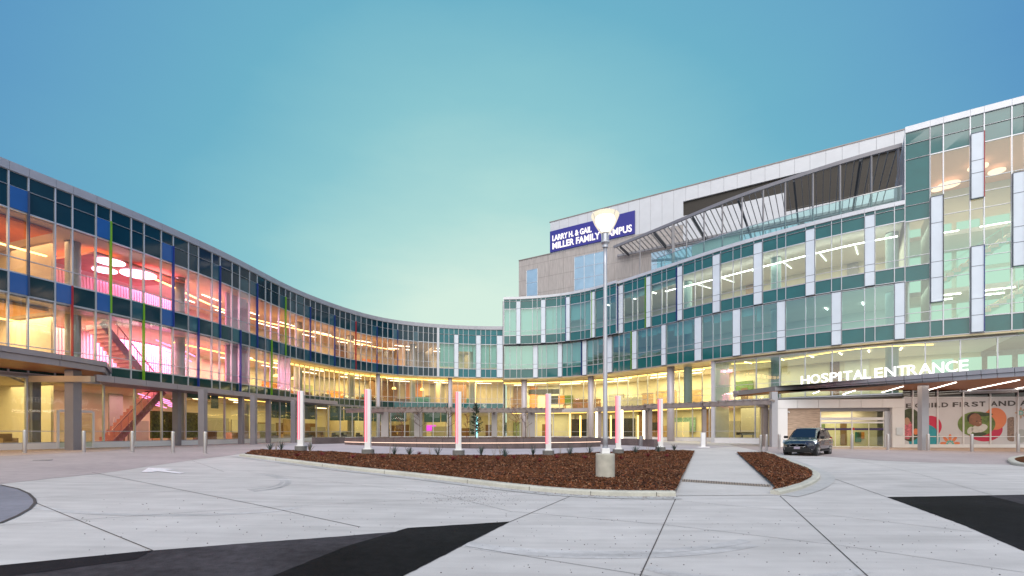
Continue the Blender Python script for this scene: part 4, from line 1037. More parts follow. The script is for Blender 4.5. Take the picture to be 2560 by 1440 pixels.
b = MB(); drape(b, bed2, 0, .4, mulch_h); struct(b, 'mulch_bed', G_mulch)
def inside(p, poly):
    c = False; n = len(poly)
    for i in range(n):
        a, q = poly[i], poly[i-1]
        if (a[1] > p[1]) != (q[1] > p[1]) and p[0] < (q[0]-a[0])*(p[1]-a[1])/(q[1]-a[1])+a[0]: c = not c
    return c
M_chip = [mat('chip_dark', (.045, .014, .007), .9, 0, .4, 5), mat('chip_red', (.21, .062, .020), .9, 0, .4, 5), mat('chip_tan', (.36, .19, .10), .9, 0, .3, 5)]
def chips(poly, n, name='wood_chips'):
    b = MB(); xs = [p[0] for p in poly]; ys = [p[1] for p in poly]; rnd = random.Random(3); k = 0
    while k < n:
        x = rnd.uniform(min(xs), max(xs)); y = min(ys)+(max(ys)-min(ys))*rnd.random()**1.6
        if not inside((x, y), poly): continue
        k += 1; z = mulch_h(x, y)+rnd.uniform(.0, .02); l = rnd.uniform(.02, .055); w = rnd.uniform(.006, .014); t = rnd.uniform(0, 6.3); tl = rnd.uniform(-.7, .7)
        d = Vector((math.cos(t), math.sin(t), tl)).normalized()*l; s = Vector((-math.sin(t), math.cos(t), rnd.uniform(-.5, .5)))*w
        c = Vector((x, y, z)); b.cur = rnd.choices((0, 1, 2), (5, 6, 1.6))[0]; b.quad(c-d-s, c+d-s, c+d+s, c-d+s)
    o = b.build(name, M_chip); tag(o, 'loose brown bark chips covering the planting bed', 'mulch', kind='stuff')
chips(bed1, 44000); chips(bed2, 8000)
# a few chips spilled over the kerb on to the gutter
b = MB(); rnd = random.Random(8)
for k in range(700):
    i = rnd.randrange(4, len(kfront)-2); p = kfront[i].lerp(kfront[i+1], rnd.random()); t = (kfront[i+1]-kfront[i]).normalized(); q = p-Vector((-t.y, t.x))*(abs(rnd.gauss(0, .22))+.02) if rnd.random() < .5 else p+Vector((-t.y, t.x))*rnd.uniform(.08, .2)
    z = g(*q)+(.15 if (q-p).dot(Vector((-t.y, t.x))) > 0 else .018); a = rnd.uniform(0, 6.3); l = rnd.uniform(.01, .03); d = Vector((math.cos(a), math.sin(a), 0))*l; s_ = Vector((-math.sin(a), math.cos(a), 0))*l*.35; c = Vector((*q, z)); b.cur = rnd.choice((0, 1, 1)); b.quad(c-d-s_, c+d-s_, c+d+s_, c-d+s_)
tag(b.build('spilled_chips', M_chip), 'few bark chips spilled over the kerb', 'mulch', kind='stuff')
# painted arrow
b = MB(); drape(b, px_poly([(353, 1181), (371, 1170.5), (398, 1171), (441, 1174.5), (412, 1176), (461, 1183.5), (449, 1185), (395, 1179), (378, 1181)]), .014, .5); struct(b, 'painted_arrow', mat('paint_white', (.74, .74, .76), .6, 0, .1, 8))
b = MB(); q = gp(107, 1151); b.tube((q.x, q.y, g(*q)+.002), (q.x, q.y, g(*q)+.02), .3, .3, 20); struct(b, 'manhole_cover', M_grey)
# grit scattered on the concrete
b = MB(); rnd = random.Random(5)
for k in range(900):
    if k < 450: p = gp(rnd.gauss(1180, 70), rnd.uniform(1216, 1262))
    else: p = gp(rnd.uniform(200, 2500), rnd.uniform(1245, 1438))
    r = rnd.uniform(.004, .010); b.tube((p.x, p.y, g(*p)), (p.x, p.y, g(*p)+r), r, r*.6, 5)
tag(b.build('grit', G_joint), 'dark loose grit scattered over the pale concrete', 'grit', kind='stuff')
# hills far behind the camera and all round, mirrored in the glass
b = MB()
n = 120
for k in range(n):
    a0_ = 2*math.pi*k/n; a1_ = 2*math.pi*(k+1)/n
    def hp(a): 
        Rr = 700; h = 26+14*math.sin(a*5+1)+9*math.sin(a*13)+6*math.sin(a*29)
        return Rr*math.cos(a), Rr*math.sin(a), max(6, h)*(1.0 if math.sin(a) < .1 else .35)
    x0_, y0_, h0 = hp(a0_); x1_, y1_, h1 = hp(a1_)
    b.quad((x0_, y0_, -5), (x1_, y1_, -5), (x1_*1.1, y1_*1.1, h1), (x0_*1.1, y0_*1.1, h0))
o = b.build('hills', surface_mat('hill_scrub', (.10, .12, .09), .3, .02, .9, .1, 1)); o['kind'] = 'structure'
# ================================================================== CANOPIES AND ENTRANCE
def gz(p): return g(p[0], p[1])
def canopy_slab(root, front, back, z0, z1, mf, ms, lip=.12):
    poly = [tuple(p) for p in front]+[tuple(p) for p in back]
    b = MB(); b.prism(poly, z0+lip, z1-.03); b.build('soffit', ms, root)
    return poly
# right entrance canopy: front edge curve and wall line
ent = thing('entrance_canopy', 'large curved entrance canopy with grey metal fascia and timber soffit carrying white letters', 'canopy', (28, 38, g(28, 38)))
zc1 = 4.95
cpx = [(1833, 978), (1870, 975), (1935, 970), (2000, 963), (2073, 956), (2150, 949.5), (2240, 942), (2330, 935), (2400, 929.5), (2472, 924), (2560, 917.5)]
cf = [at(px, F*(zc1-EYE)/(HZ-py)).xy for px, py in cpx]
d_ = (cf[-1]-cf[-2]); cf += [cf[-1]+d_*1.6, cf[-1]+d_*3.4+Vector((.4, 0.6))]
cf = smooth_pl(cf, 1)
wallL = [Vector((46, 39.3)), Vector((32, 39.6)), Vector((22.4, 41.2)), Vector((21.6, 46.6))]
b = MB(); b.prism([tuple(p) for p in cf]+[tuple(p+Vector((0, 0))) for p in wallL], 4.42, 4.5); b.build('soffit', M_wood, ent)
b = MB(); b.prism([tuple(p+Vector((.1, .1))) for p in cf]+[tuple(p) for p in wallL], 4.5, 4.9); b.build('roof', M_grey, ent)
b = MB(); b2 = MB()
for a, c in zip(cf, cf[1:]):
    t = (c-a).normalized(); nn = Vector((t.y, -t.x)); L_ = (c-a).length; m = max(1, round(L_/2.0))
    for k in range(m):
        p = a+(c-a)*(k/m)+t*.012; q = a+(c-a)*((k+1)/m)-t*.012
        i = nn*.0; o_ = nn*.12
        b.hexa([(*(p-nn*.1), 4.68), (*(q-nn*.1), 4.68), (*(q+o_), 4.68), (*(p+o_), 4.68), (*(p-nn*.1), 4.97), (*(q-nn*.1), 4.97), (*(q+o_), 4.97), (*(p+o_), 4.97)])
        b.hexa([(*(p-nn*.2), 4.40), (*(q-nn*.2), 4.40), (*(q+nn*.02), 4.40), (*(p+nn*.02), 4.40), (*(p-nn*.2), 4.655), (*(q-nn*.2), 4.655), (*(q+nn*.02), 4.655), (*(p+nn*.02), 4.655)])
b.build('fascia', mat('fascia_grey', (.34, .34, .38), .35, .4, .06, 1), ent)
for p0, p1 in (((2033, 984), (2048, 978)), ((2107, 986), (2138, 976)), ((2205, 981), (2258, 966)), ((2310, 978), (2390, 956)), ((2384, 983), (2548, 950)), ((2520, 975), (2640, 955))):
    zz = 4.40; A = at(p0[0], F*(zz-EYE)/(HZ-p0[1])); B = at(p1[0], F*(zz-EYE)/(HZ-p1[1]))
    b = MB(); b.beam((A.x, A.y, zz), (B.x, B.y, zz), .07, .03); b.build('strip_light', E_whit, ent)
for px, Y, w in ((2308, 35.3, .5), (1934, 41, .5)):
    q = at(px, Y); b = MB(); b.box((q.x, q.y, (4.40+gz(q))/2-.02), (w, w*.8, 4.44-gz(q))); b.build('post', mat('post_grey', (.42, .42, .46), .4, .3), ent)
area(ent, (29, 36.5, 4.36), 9, 3, 110, (1, .80, .60), -.2)
area(ent, (36, 35, 4.36), 7, 5, 150, (1, .80, .60), 0)
# letters stood on the canopy edge, one by one
def pl_at(pl, px):
    for a, c in zip(pl, pl[1:]):
        xa = a.x/a.y*F+CX; xc = c.x/c.y*F+CX
        if xa <= px <= xc: t = (px-xa)/(xc-xa); q = a.lerp(c, t); return q, math.atan2(c.y-a.y, c.x-a.x)
    return pl[-1], 0
lets = thing('canopy_lettering', 'white lit upright letters reading hospital entrance along the edge of the entrance canopy', 'lettering', (*pl_at(cf, 2200)[0], 4.97))
E_lw = emis('letter_lit', (1, .98, .96), 1.7)
word = 'HOSPITAL ENTRANCE'; lp = [2003, 2026.5, 2053, 2075, 2097, 2109, 2133, 2160, 0, 2187, 2212, 2243, 2268, 2297, 2331, 2364, 2398]; le = [2023, 2050, 2071, 2094, 2103, 2130, 2158, 2177, 0, 2207, 2240, 2268, 2294, 2330, 2360, 2394, 2421]
for ch, a, c in zip(word, lp, le):
    if ch == ' ': continue
    qa, an = pl_at(cf, a); qc, _ = pl_at(cf, c)
    t = text_mesh('letter', ch, 1.02, .04, E_lw, lets, (0, 0, 0), (R(90), 0, math.atan2(qc.y-qa.y, qc.x-qa.x)), 1, .010)
    xs = [v.co.x for v in t.data.vertices]; k = (qc-qa).length/(max(xs)-min(xs))
    t.data.transform(Matrix.Translation((-min(xs), 0, 0))); t.scale = (k, 1, 1)
    t.location = Vector((qa.x, qa.y, 5.0))-origin(lets)
# vestibule portal
por = thing('entrance_portal', 'white metal entrance portal with tan tile wall and sliding glass doors', 'entrance', (27, 40.4, g(27, 40)))
PA = Vector((22.45, 41.0)); PB = Vector((32.05, 39.5)); pd = (PB-PA).normalized(); pn = Vector((-pd.y, pd.x))
def pq(u, d): return PA+pd*u+pn*d
PW_ = (PB-PA).length
def pbx(mb, u0, u1, d0, d1, z0, z1):
    mb.hexa([(*pq(u0, d0), z0), (*pq(u1, d0), z0), (*pq(u1, d1), z0), (*pq(u0, d1), z0), (*pq(u0, d0), z1), (*pq(u1, d0), z1), (*pq(u1, d1), z1), (*pq(u0, d1), z1)])
def upx(px): # position along the portal seen at px
    t = (px-CX)/F; return (t*PA.y-PA.x)/(pd.x-t*pd.y)
ua1, ub0 = upx(1969), upx(2231)
b = MB(); pbx(b, 0, ua1, 0, .5, -.5, 3.0); b.build('pillar', M_white, por)
b = MB(); pbx(b, ub0, PW_, 0, .5, -.5, 3.0); b.build('pillar', M_white, por)
b = MB()
n = 6
for k in range(n): pbx(b, PW_*k/n+.012, PW_*(k+1)/n-.012, -.02, .5, 3.01, 3.72)
b.build('header', M_white, por)
M_tile = mat('tile_tan', (.46, .34, .26), .6, 0, .35, 3.0, .1, 20, stretch=(.6, .6, 9))
ud0 = upx(2055)
b = MB(); pbx(b, ua1, ud0, .35, .5, -.5, 3.0); b.build('tile_wall', M_tile, por)
b = MB(); pbx(b, ud0, ub0, .35, .5, 2.72, 3.0); b.build('lintel', M_grey, por)
b = MB()
for u in (ud0+.03, upx(2135), ub0-.45): pbx(b, u, u+.07, .38, .46, -.3, 2.72)
pbx(b, ud0, ub0-.4, .34, .48, 1.98, 2.22); pbx(b, ud0, ub0-.4, .36, .46, 1.72, 1.86); b.build('door_frame', M_white, por)
b = MB(); pbx(b, ub0-.4, ub0, .30, .5, -.4, 2.72); b.build('side_panel', M_alu, por)
for u0, u1 in ((ud0+.1, upx(2093)), (upx(2093)+.03, upx(2135)), (upx(2135)+.08, upx(2178)), (upx(2178)+.03, ub0-.45)):
    b = MB(); pbx(b, u0, u1, .41, .425, -.28, 1.72); d = b.build('glass_door', M_gLow, por)
    h = MB(); pbx(h, u0, u1, .40, .435, -.3, -.2); pbx(h, u0, u0+.03, .40, .435, -.2, 1.7); h.build('frame', M_white, d)
    h = MB(); pbx(h, u0+.03, u1, .403, .409, 1.15, 1.33); h.build('purple_stripe', mat('vinyl_purple', (.05, .03, .12), .5), d)
b = MB(); pbx(b, upx(2136), upx(2143), .395, .40, 1.16, 1.36); b.build('logo_plate', mat('red_vinyl', (.5, .02, .04), .5), por)
b = MB(); pbx(b, upx(2240), upx(2256), -.05, 0, .75, 1.35); b.build('wall_plate', M_steel, por)
b = MB(); q = pq(ua1+.15, .3); b.box((q.x, q.y, 2.7), (.12, .2, .14)); b.tube((q.x, q.y-.1, 2.68), (q.x, q.y-.22, 2.64), .04, .04, 10); b.build('security_camera', M_white, por)
t = text_mesh('door_letters', 'Entrance', .2, .005, mat('vinyl_white', (.8, .8, .8), .6), por, (*pq(upx(2146), .39), 1.18), (R(90), 0, math.atan2(pd.y, pd.x)))
bpy.data.objects.remove(t)
# vestibule interior
b = MB(); b.prism([tuple(pq(-.0, .5)), tuple(pq(PW_, .5)), tuple(pq(PW_, 3.8)), tuple(pq(0, 3.8))], 3.0, 3.1); b.build('ceiling', M_ceil, por)
b = MB(); pbx(b, 0, PW_, 3.8, 3.95, -.5, 3.1); b.build('rear_wall', M_wall, por)
b = MB(); pbx(b, 0.2, PW_-.2, .5, 3.8, -.28, -.2); b.build('floor', M_floor, por)
q = pq((ud0+ub0)/2, 2.2); area(por, (q.x, q.y, 2.95), 4, 2, 150, (1, .88, .6), 0)
for u, m, z, w, h in ((ud0+1.0, M_or, -.1, .22, 1.9), (ud0+1.6, mat('green_mid', (.20, .26, .14), .5), .1, .3, 1.6), (upx(2200), mat('teal_mid', (.05, .18, .15), .6), .1, .5, .9), (upx(2205), M_or, .4, .6, .6), (upx(2160), M_door, -.2, .5, 2.0)):
    b = MB(); pbx(b, u, u+w, 3.72, 3.79, z, z+h); b.build('wall_picture', m, por)
# ------------------------------------------------------------------ mural wall under the canopy
mur = thing('mural_wall', 'glazed wall with printed mural of coloured circles, flower bursts and photo discs under the entrance canopy', 'wall', (37, 39.5, g(37, 39)))
MY0, MY1 = 39.6, 39.2; MX0, MX1 = 32.05, 47.0
def mq(x): return MY0+(MY1-MY0)*(x-MX0)/(MX1-MX0)
def mx(px): t = (px-CX)/F; k = (MY1-MY0)/(MX1-MX0); return t*(MY0-k*MX0)/(1-t*k)
def mzy(px, py): Y = mq(mx(px)); return EYE+(HZ-py)/F*Y
M_mur = mat('mural_vinyl', (.60, .57, .59), .22, 0, .04, .6, spec=.6)
def mbox(mb, x0, x1, d0, d1, z0, z1): mb.hexa([(x0, mq(x0)+d0, z0), (x1, mq(x1)+d0, z0), (x1, mq(x1)+d1, z0), (x0, mq(x0)+d1, z0), (x0, mq(x0)+d0, z1), (x1, mq(x1)+d0, z1), (x1, mq(x1)+d1, z1), (x0, mq(x0)+d1, z1)])
zt = mzy(2450, 993)
b = MB(); mbox(b, MX0, MX1, 0, .1, .0, zt); b.build('panel', M_mur, mur)
b = MB(); mbox(b, MX0, MX1, .02, .1, zt, 4.42); b.build('dark_glass', mat('glass_black', (.01, .01, .012), .05), mur)
b = MB(); mbox(b, MX0, MX1, -.06, .12, -.6, .0); b.build('sill', M_white, mur)
b = MB()
for px in (2280.5, 2342.5, 2407, 2474.5, 2543, 2612): x = mx(px); mbox(b, x-.04, x+.04, -.09, 0, 0, 4.4)
b.build('mullion', M_white, mur)
b = MB(); mbox(b, MX0, MX1, -.07, -.0, .60, .66); mbox(b, MX0, MX1, -.07, 0, zt-.03, zt+.03); b.build('transom', M_white, mur)
def mdisc(cpx, cpy, rx, m, lay, name, ry=None, a0=0, clip=None, rot=0):
    """flat printed shape on the mural: ellipse in metres around a photo position, lay = layer order"""
    x = mx(cpx); z = mzy(cpx, cpy); ry = ry or rx; b = MB(); pts = []
    for k in range(40):
        t = 2*math.pi*k/40; u = math.cos(t)*rx; w = math.sin(t)*ry
        uu = u*math.cos(rot)-w*math.sin(rot); ww = u*math.sin(rot)+w*math.cos(rot)
        if clip: uu = max(clip[0]-x, min(clip[1]-x, uu))
        ww = max(.005-z, ww)
        pts.append((x+uu, z+ww))
    d = -.004*lay; n = len(pts); i = len(b.v)
    b.v += [Vector((p, mq(p)+d, q)) for p, q in pts]+[Vector((p, mq(p)+d+.003, q)) for p, q in pts]
    b.f.append(tuple(range(i, i+n))); b.m.append(0)
    for k in range(n): j = (k+1) % n; b.f.append((i+k, i+n+k, i+n+j, i+j)); b.m.append(0)
    return b.build(name, m, mur)
V_red = mat('print_red', (.55, .012, .06), .4); V_teal = mat('print_teal', (.02, .30, .36), .4); V_org = mat('print_orange', (.75, .20, .07), .4)
V_grs = mat('print_grass', (.14, .20, .04), .5, 0, .4, 3); V_dk = mat('print_leaf', (.045, .06, .02), .5, 0, .4, 4); V_skin = mat('print_skin', (.26, .11, .055), .5, 0, .2, 4); V_sh = mat('print_shirt', (.60, .57, .52), .5, 0, .1, 5)
V_hair = mat('print_hair', (.03, .017, .012), .5); V_eye = mat('print_eye', (.015, .01, .01), .4); V_skl = mat('print_skin_light', (.45, .25, .16), .5); V_bk = mat('print_brick', (.26, .17, .13), .6, 0, .4, 8)
mdisc(2327, 1066, .87, V_red, 1, 'red_circle'); mdisc(2310, 1098, 1.25, V_teal, 2, 'teal_circle')
mdisc(2275, 1062, .95, V_dk, 3, 'photo_disc', 1.35); mdisc(2268, 1074, .42, mat('print_pink', (.55, .14, .17), .5, 0, .5, 9), 4, 'printed_figure', .8); mdisc(2267, 1053, .22, V_skl, 5, 'printed_face', .3); mdisc(2289, 1079, .2, V_org, 5, 'printed_sleeve', .25)
mdisc(2461, 1073, 1.45, V_red, 1, 'red_circle', 1.0); mdisc(2488, 1047, .9, V_org, 2, 'orange_circle')
mdisc(2441, 1060, 1.5, V_grs, 3, 'photo_disc', 1.02); mdisc(2452, 1036, .95, V_dk, 4, 'printed_hedge', .16)
mdisc(2448, 1071, .66, V_sh, 5, 'printed_shirt', .34, rot=.25); mdisc(2425, 1076, .22, V_sh, 5, 'printed_sleeve', .32, rot=-.5); mdisc(2445, 1086, .66, mat('print_shade', (.05, .06, .02), .5), 6, 'printed_grass', .16, rot=.1)
mdisc(2433, 1046, .50, V_hair, 7, 'printed_hair', .46, rot=-.4); mdisc(2437.5, 1049, .50, V_skin, 8, 'printed_face', .50, rot=-.6); mdisc(2444, 1057, .30, V_skin, 8.5, 'printed_cheek', .30); mdisc(2424, 1056, .08, V_skin, 9, 'printed_ear', .12)
mdisc(2441, 1053, .07, V_eye, 10, 'printed_eye', .03, rot=.2); mdisc(2452, 1049, .06, V_eye, 10, 'printed_eye', .028, rot=.2); mdisc(2449, 1057, .08, V_skl, 10, 'printed_nose', .06); mdisc(2450, 1062, .11, mat('print_lip', (.30, .09, .06), .5), 11, 'printed_mouth', .045, rot=.3)
mdisc(2530, 1073, .72, V_bk, 3, 'photo_disc', 1.0, clip=(mx(2518), mx(2535))); mdisc(2553, 1090, .45, mat('print_grey', (.4, .4, .38), .6), 4, 'printed_sleeve', .55)
V_mint = mat('print_mint', (.10, .45, .38), .5)
def burst(cpx, cpy, r, m1, m2, a0_, a1_, n, lay=2):
    for k in range(n):
        a = R(a0_+(a1_-a0_)*k/(n-1)); x = cpx+math.cos(a)*r*.62; y = cpy-math.sin(a)*r*.62
        mdisc(x, y, r*.36/30, m1, lay, 'flower_petal', .07*r/14, rot=a)
        mdisc(cpx+math.cos(a)*r*.3, cpy-math.sin(a)*r*.3, r*.12/30, m2, lay+1, 'flower_petal', .04*r/14, rot=a)
burst(2375, 1110, 25, V_org, V_mint, 5, 175, 5); burst(2552, 1032, 15, V_skl, V_mint, 0, 315, 8)
# mural words, letter by letter
def mtext(word, xs0, xs1, py_t, py_b, size, m):
    for ch, a, c in zip(word, xs0, xs1):
        if ch == ' ': continue
        t = text_mesh('letter', ch, 1.0, .004, m, mur, (0, 0, 0), (R(90), 0, math.atan2(MY1-MY0, MX1-MX0)), 1, .03)
        vx = [v.co.x for v in t.data.vertices]; vy = [v.co.y for v in t.data.vertices]
        t.data.transform(Matrix.Translation((-min(vx), -min(vy), 0)))
        xa, xc = mx(a), mx(c); zb = mzy(a, py_b(a)); ztp = mzy(a, py_t(a))
        t.scale = ((xc-xa)/(max(vx)-min(vx)), (ztp-zb)/(max(vy)-min(vy)), 1); t.location = Vector((xa, mq(xa)-.012, zb))-origin(mur)
def z2(v): return 2250+v/8
M_mlet = mat('print_brown', (.055, .04, .035), .4)
w = 'ECHILDFIRSTANDA'
X0 = [115, 297, 420, 625, 690, 830, 1050, 1190, 1265, 1430, 1585, 1810, 1970, 2155, 2400]
X1 = [220, 410, 590, 660, 800, 960, 1165, 1215, 1400, 1560, 1705, 1950, 2120, 2310, 2560]
mtext(w, [z2(v) for v in X0], [z2(v) for v in X1], lambda p: 1009-(p-2264)*.029, lambda p: 1020-(p-2264)*.021, 1, M_mlet)
# ------------------------------------------------------------------ left canopy
lc = thing('side_canopy', 'flat canopy with mauve metal fascia and timber soffit over the left entrance', 'canopy', (-26.5, 27, g(-26, 27)))
M_fl = mat('fascia_mauve', (.34, .30, .33), .4, .35, .06, 1)
cL = [Vector(p) for p in ((-25.6, 15), (-24.9, 20.5), (-24.8, 23.4), (-24.5, 26.2), (-24.45, 29.0))]
bk = [P2(spx(262, 0), -.05)]; 
s = spx(262, 0)
while s > 4: s -= 4; bk.append(P2(s, -.05))
b = MB(); b.prism([tuple(p) for p in cL]+[tuple(p) for p in bk], 4.62, 4.72); b.build('soffit', M_wood, lc)
b = MB(); b.prism([tuple(p+Vector((-.1, 0))) for p in cL]+[tuple(p) for p in bk], 4.72, 5.1); b.build('roof', M_grey, lc)
b = MB()
def fascia(b, pl, z0, z1, o0, o1, mod=2.2):
    for a, c in zip(pl, pl[1:]):
        t = (c-a).normalized(); nn = Vector((t.y, -t.x)); L_ = (c-a).length; m = max(1, round(L_/mod))
        for k in range(m):
            p = a+(c-a)*(k/m)+t*.01; q = a+(c-a)*((k+1)/m)-t*.01
            b.hexa([(*(p-nn*o0), z0), (*(q-nn*o0), z0), (*(q+nn*o1), z0), (*(p+nn*o1), z0), (*(p-nn*o0), z1), (*(q-nn*o0), z1), (*(q+nn*o1), z1), (*(p+nn*o1), z1)])
fascia(b, cL+[bk[0]+Vector((.1, .2))], 4.92, 5.2, .1, .14); fascia(b, cL+[bk[0]+Vector((.1, .2))], 4.58, 4.90, .1, .03); b.build('fascia', M_fl, lc)
for A, B in (((-26.2, 21.5), (-26.2, 24.2)), ((-26.3, 17), (-26.3, 20))):
    b = MB(); b.beam((*A, 4.6), (*B, 4.6), .09, .03); b.build('strip_light', E_whit, lc)
area(lc, (-26.3, 24, 4.55), 2, 7, 110, (1, .62, .35), 0)
M_post = mat('post_mauve', (.27, .25, .28), .42, .3, .06, 1)
for px, Y, w in ((183, 28.2, .56), (82, 30.0, .55)):
    q = at(px, Y); b = MB(); b.box((q.x, q.y, (4.6+gz(q))/2), (w*.9, w, 4.6-gz(q))); b.build('post', M_post, lc)
b = MB(); q = at(70, 29.2); b.tube((q.x, q.y, 3.9), (q.x+.1, q.y, -.2), .06, .06, 8); b.tube((q.x-.6, q.y-.6, 4.3), (q.x, q.y, 3.9), .06, .06, 8); b.build('downpipe', mat('pipe_tan', (.50, .42, .36), .5), lc)
b = MB(); A = at(78, 27.9); B = at(232, 27.9); b.beam((A.x, A.y, 4.05), (B.x, B.y, 4.05), .3, .34); b.build('cross_beam', mat('beam_tan', (.42, .34, .26), .42, .35), lc)
# low walkway canopy continuing along the wing
wc = thing('walkway_canopy', 'long low metal walkway canopy on paired posts along the left wing', 'canopy', (-23.5, 40, 0))
wf = smooth_pl([Vector(p) for p in ((-24.6, 28.6), (-24.0, 33), (-23.2, 38.4), (-22.4, 44.2), (-20.6, 50), (-19.3, 53.5))], 1)
wb = [P2(spx(px), -.05) for px in (800, 740, 640, 500, 380, 262)]
b = MB(); b.prism([tuple(p) for p in wf]+[tuple(p) for p in wb], 4.05, 4.15); b.build('soffit', mat('soffit_ribbed', (.16, .15, .19), .5, .2, .3, 3, stretch=(8, 1, 1)), wc)
b = MB(); fascia(b, wf, 4.02, 4.40, .15, .06, 6); b.build('fascia', M_fl, wc)
for px, Y, w in ((442, 37.2, .42), (507, 35.2, .42), (603, 41.5, .36), (634, 40.6, .40), (671, 45, .36), (734, 46.5, .40)):
    q = at(px, Y); b = MB(); b.box((q.x, q.y, (4.05+gz(q))/2), (w, w, 4.05-gz(q)+.05)); b.build('post', M_post, wc)
# curved pergola in the middle and pergolas to the right
def pergola(name, label, pl, z, inner, posts, cat='pergola', ns=.55, thick=.34):
    root = thing(name, label, cat, (*pl[len(pl)//2], g(*pl[len(pl)//2])))
    pl = smooth_pl(pl, 2); b = MB()
    for a, c in zip(pl, pl[1:]): t = (c-a).normalized()*.02; b.beam((*(a-t), z), (*(c+t), z), .14, thick)
    pin = []
    for i in range(len(pl)):
        a = pl[max(i-1, 0)]; c = pl[min(i+1, len(pl)-1)]; t = (c-a).normalized(); pin.append(pl[i]+Vector((-t.y, t.x))*inner)
    for a, c in zip(pin, pin[1:]): t = (c-a).normalized()*.02; b.beam((*(a-t), z), (*(c+t), z), .14, thick*.8)
    b.build('edge_beam', M_brn, root)
    d1 = dens(pl, ns); d2 = dens(pin, ns); b = MB(); n = int(sum((c-a).length for a, c in zip(pl, pl[1:]))/ns)
    def along(p_, t):
        L_ = sum((c-a).length for a, c in zip(p_, p_[1:]))*t
        for a, c in zip(p_, p_[1:]):
            l = (c-a).length
            if L_ <= l: return a.lerp(c, L_/l)
            L_ -= l
        return p_[-1]
    for k in range(n+1):
        a = along(pl, k/n); c = along(pin, k/n); e = (a-c).normalized()*(.5 if k % 2 else .5); b.beam((*(a+e), z+thick/2+.03), (*(c-e), z+thick/2+.03), .07, .16)
    b.build('slat', M_brn, root)
    for q, w in posts:
        b = MB(); b.box((q.x, q.y, (z-thick/2+gz(q))/2), (w, w*.8, z-thick/2-gz(q)+.06)); po = b.build('post', M_brn if w < .5 else mat('post_stonegrey', (.38, .35, .34), .6), root)
        a = min(pl, key=lambda p: (p-q.xy).length); b = MB(); b.beam((q.x, q.y, z-thick*.6), (*a, z-thick*.35), .18, .3); b.build('bracket', M_brn, po)
    return root
pm = [at(px, Y).xy for px, Y in ((866, 49.5), (930, 47.6), (1000, 46.8), (1080, 46.5), (1160, 46.6), (1240, 46.8), (1320, 47.4), (1404, 48.6))]
pergola('curved_pergola', 'curved brown metal pergola behind the raised planter in the middle', pm, 3.12, 2.6, [(at(963, 48.6), .7), (at(1046, 49.4), .75), (at(1236, 48.0), .55), (at(1328, 48.4), .75)])
pr1 = [at(px, F*2.7/(HZ-py)).xy for px, py in ((1497, 1026), (1560, 1023), (1615, 1020.5))]
pergola('entrance_pergola', 'brown pergola section farthest from the entrance, its far end behind the street lamp', [at(1497, 49).xy, at(1560, 47.6).xy, at(1613, 46.2).xy], 3.32, 2.2, [(at(1499, 50), .35), (at(1617, 47.6), .35)], ns=.6, thick=.3)
pergola('entrance_pergola', 'middle brown pergola section between the round pillar and the entrance canopy', [at(1616, 46.1).xy, at(1690, 44.4).xy, at(1756, 42.9).xy], 3.42, 2.2, [(at(1625, 46.6), .35), (at(1760, 43.4), .34)], ns=.6, thick=.3)
pergola('entrance_pergola', 'brown pergola section running under the tip of the entrance canopy', [at(1759, 42.8).xy, at(1840, 41.0).xy, at(1926, 39.4).xy], 3.42, 2.0, [(at(1912, 41.8), .42)], ns=.6, thick=.3)
# ================================================================== OBJECTS
M_cdark = surface_mat('concrete_stained', (.135, .105, .105), .22, 1.0, .85, .3, 40)
# raised planter: front wall is an arc bulging towards the camera
pc = Vector((-3.2, 0)); chord = []
L0, R0, Mid = at(862, 41.0).xy, at(1501, 41.5).xy, at(1180, 36.3).xy
def circ(a, b_, c):
    ax, ay, bx, by, cx, cy_ = *a, *b_, *c
    d = 2*(ax*(by-cy_)+bx*(cy_-ay)+cx*(ay-by))
    ux = ((ax*ax+ay*ay)*(by-cy_)+(bx*bx+by*by)*(cy_-ay)+(cx*cx+cy_*cy_)*(ay-by))/d
    uy = ((ax*ax+ay*ay)*(cx-bx)+(bx*bx+by*by)*(ax-cx)+(cx*cx+cy_*cy_)*(bx-ax))/d
    return Vector((ux, uy))
cc = circ(L0, Mid, R0); rr = (L0-cc).length
a0_ = math.atan2(L0.y-cc.y, L0.x-cc.x); a1_ = math.atan2(R0.y-cc.y, R0.x-cc.x)
arc = [cc+Vector((math.cos(a0_+(a1_-a0_)*k/48), math.sin(a0_+(a1_-a0_)*k/48)))*rr for k in range(49)]
ZP = .52
pl = thing('raised_planter', 'long curved raised concrete planter with a glowing light line along its front face', 'planter', (Mid.x, Mid.y+2, g(Mid.x, Mid.y+2)))
back = [Vector((arc[-1].x-.5, arc[-1].y+3.6)), Vector((arc[-1].x-5, arc[-1].y+5.2)), Vector((arc[0].x+5, arc[0].y+5.2)), Vector((arc[0].x+.5, arc[0].y+3.6))]
loop = arc+back
b = MB()
ins_ = []
for i in range(len(loop)):
    a = loop[i-1]; c = loop[(i+1) % len(loop)]; t = (c-a).normalized(); ins_.append(loop[i]+Vector((-t.y, t.x))*.3)
for i in range(len(loop)):
    j = (i+1) % len(loop); p, q, r, s_ = loop[i], loop[j], ins_[j], ins_[i]
    b.hexa([(*p, -.6), (*q, -.6), (*r, -.6), (*s_, -.6), (*p, ZP), (*q, ZP), (*r, ZP), (*s_, ZP)])
b.build('wall', M_cdark, pl)
b = MB()
for k in range(4, 48, 4):
    p = arc[k]; n_ = (p-cc).normalized(); b.beam((*(p+n_*.0), -.55), (*(p+n_*.0), ZP+.002), .03, .012)
b.build('joint', mat('joint_black', (.05, .045, .045), .9), pl)
b = MB()
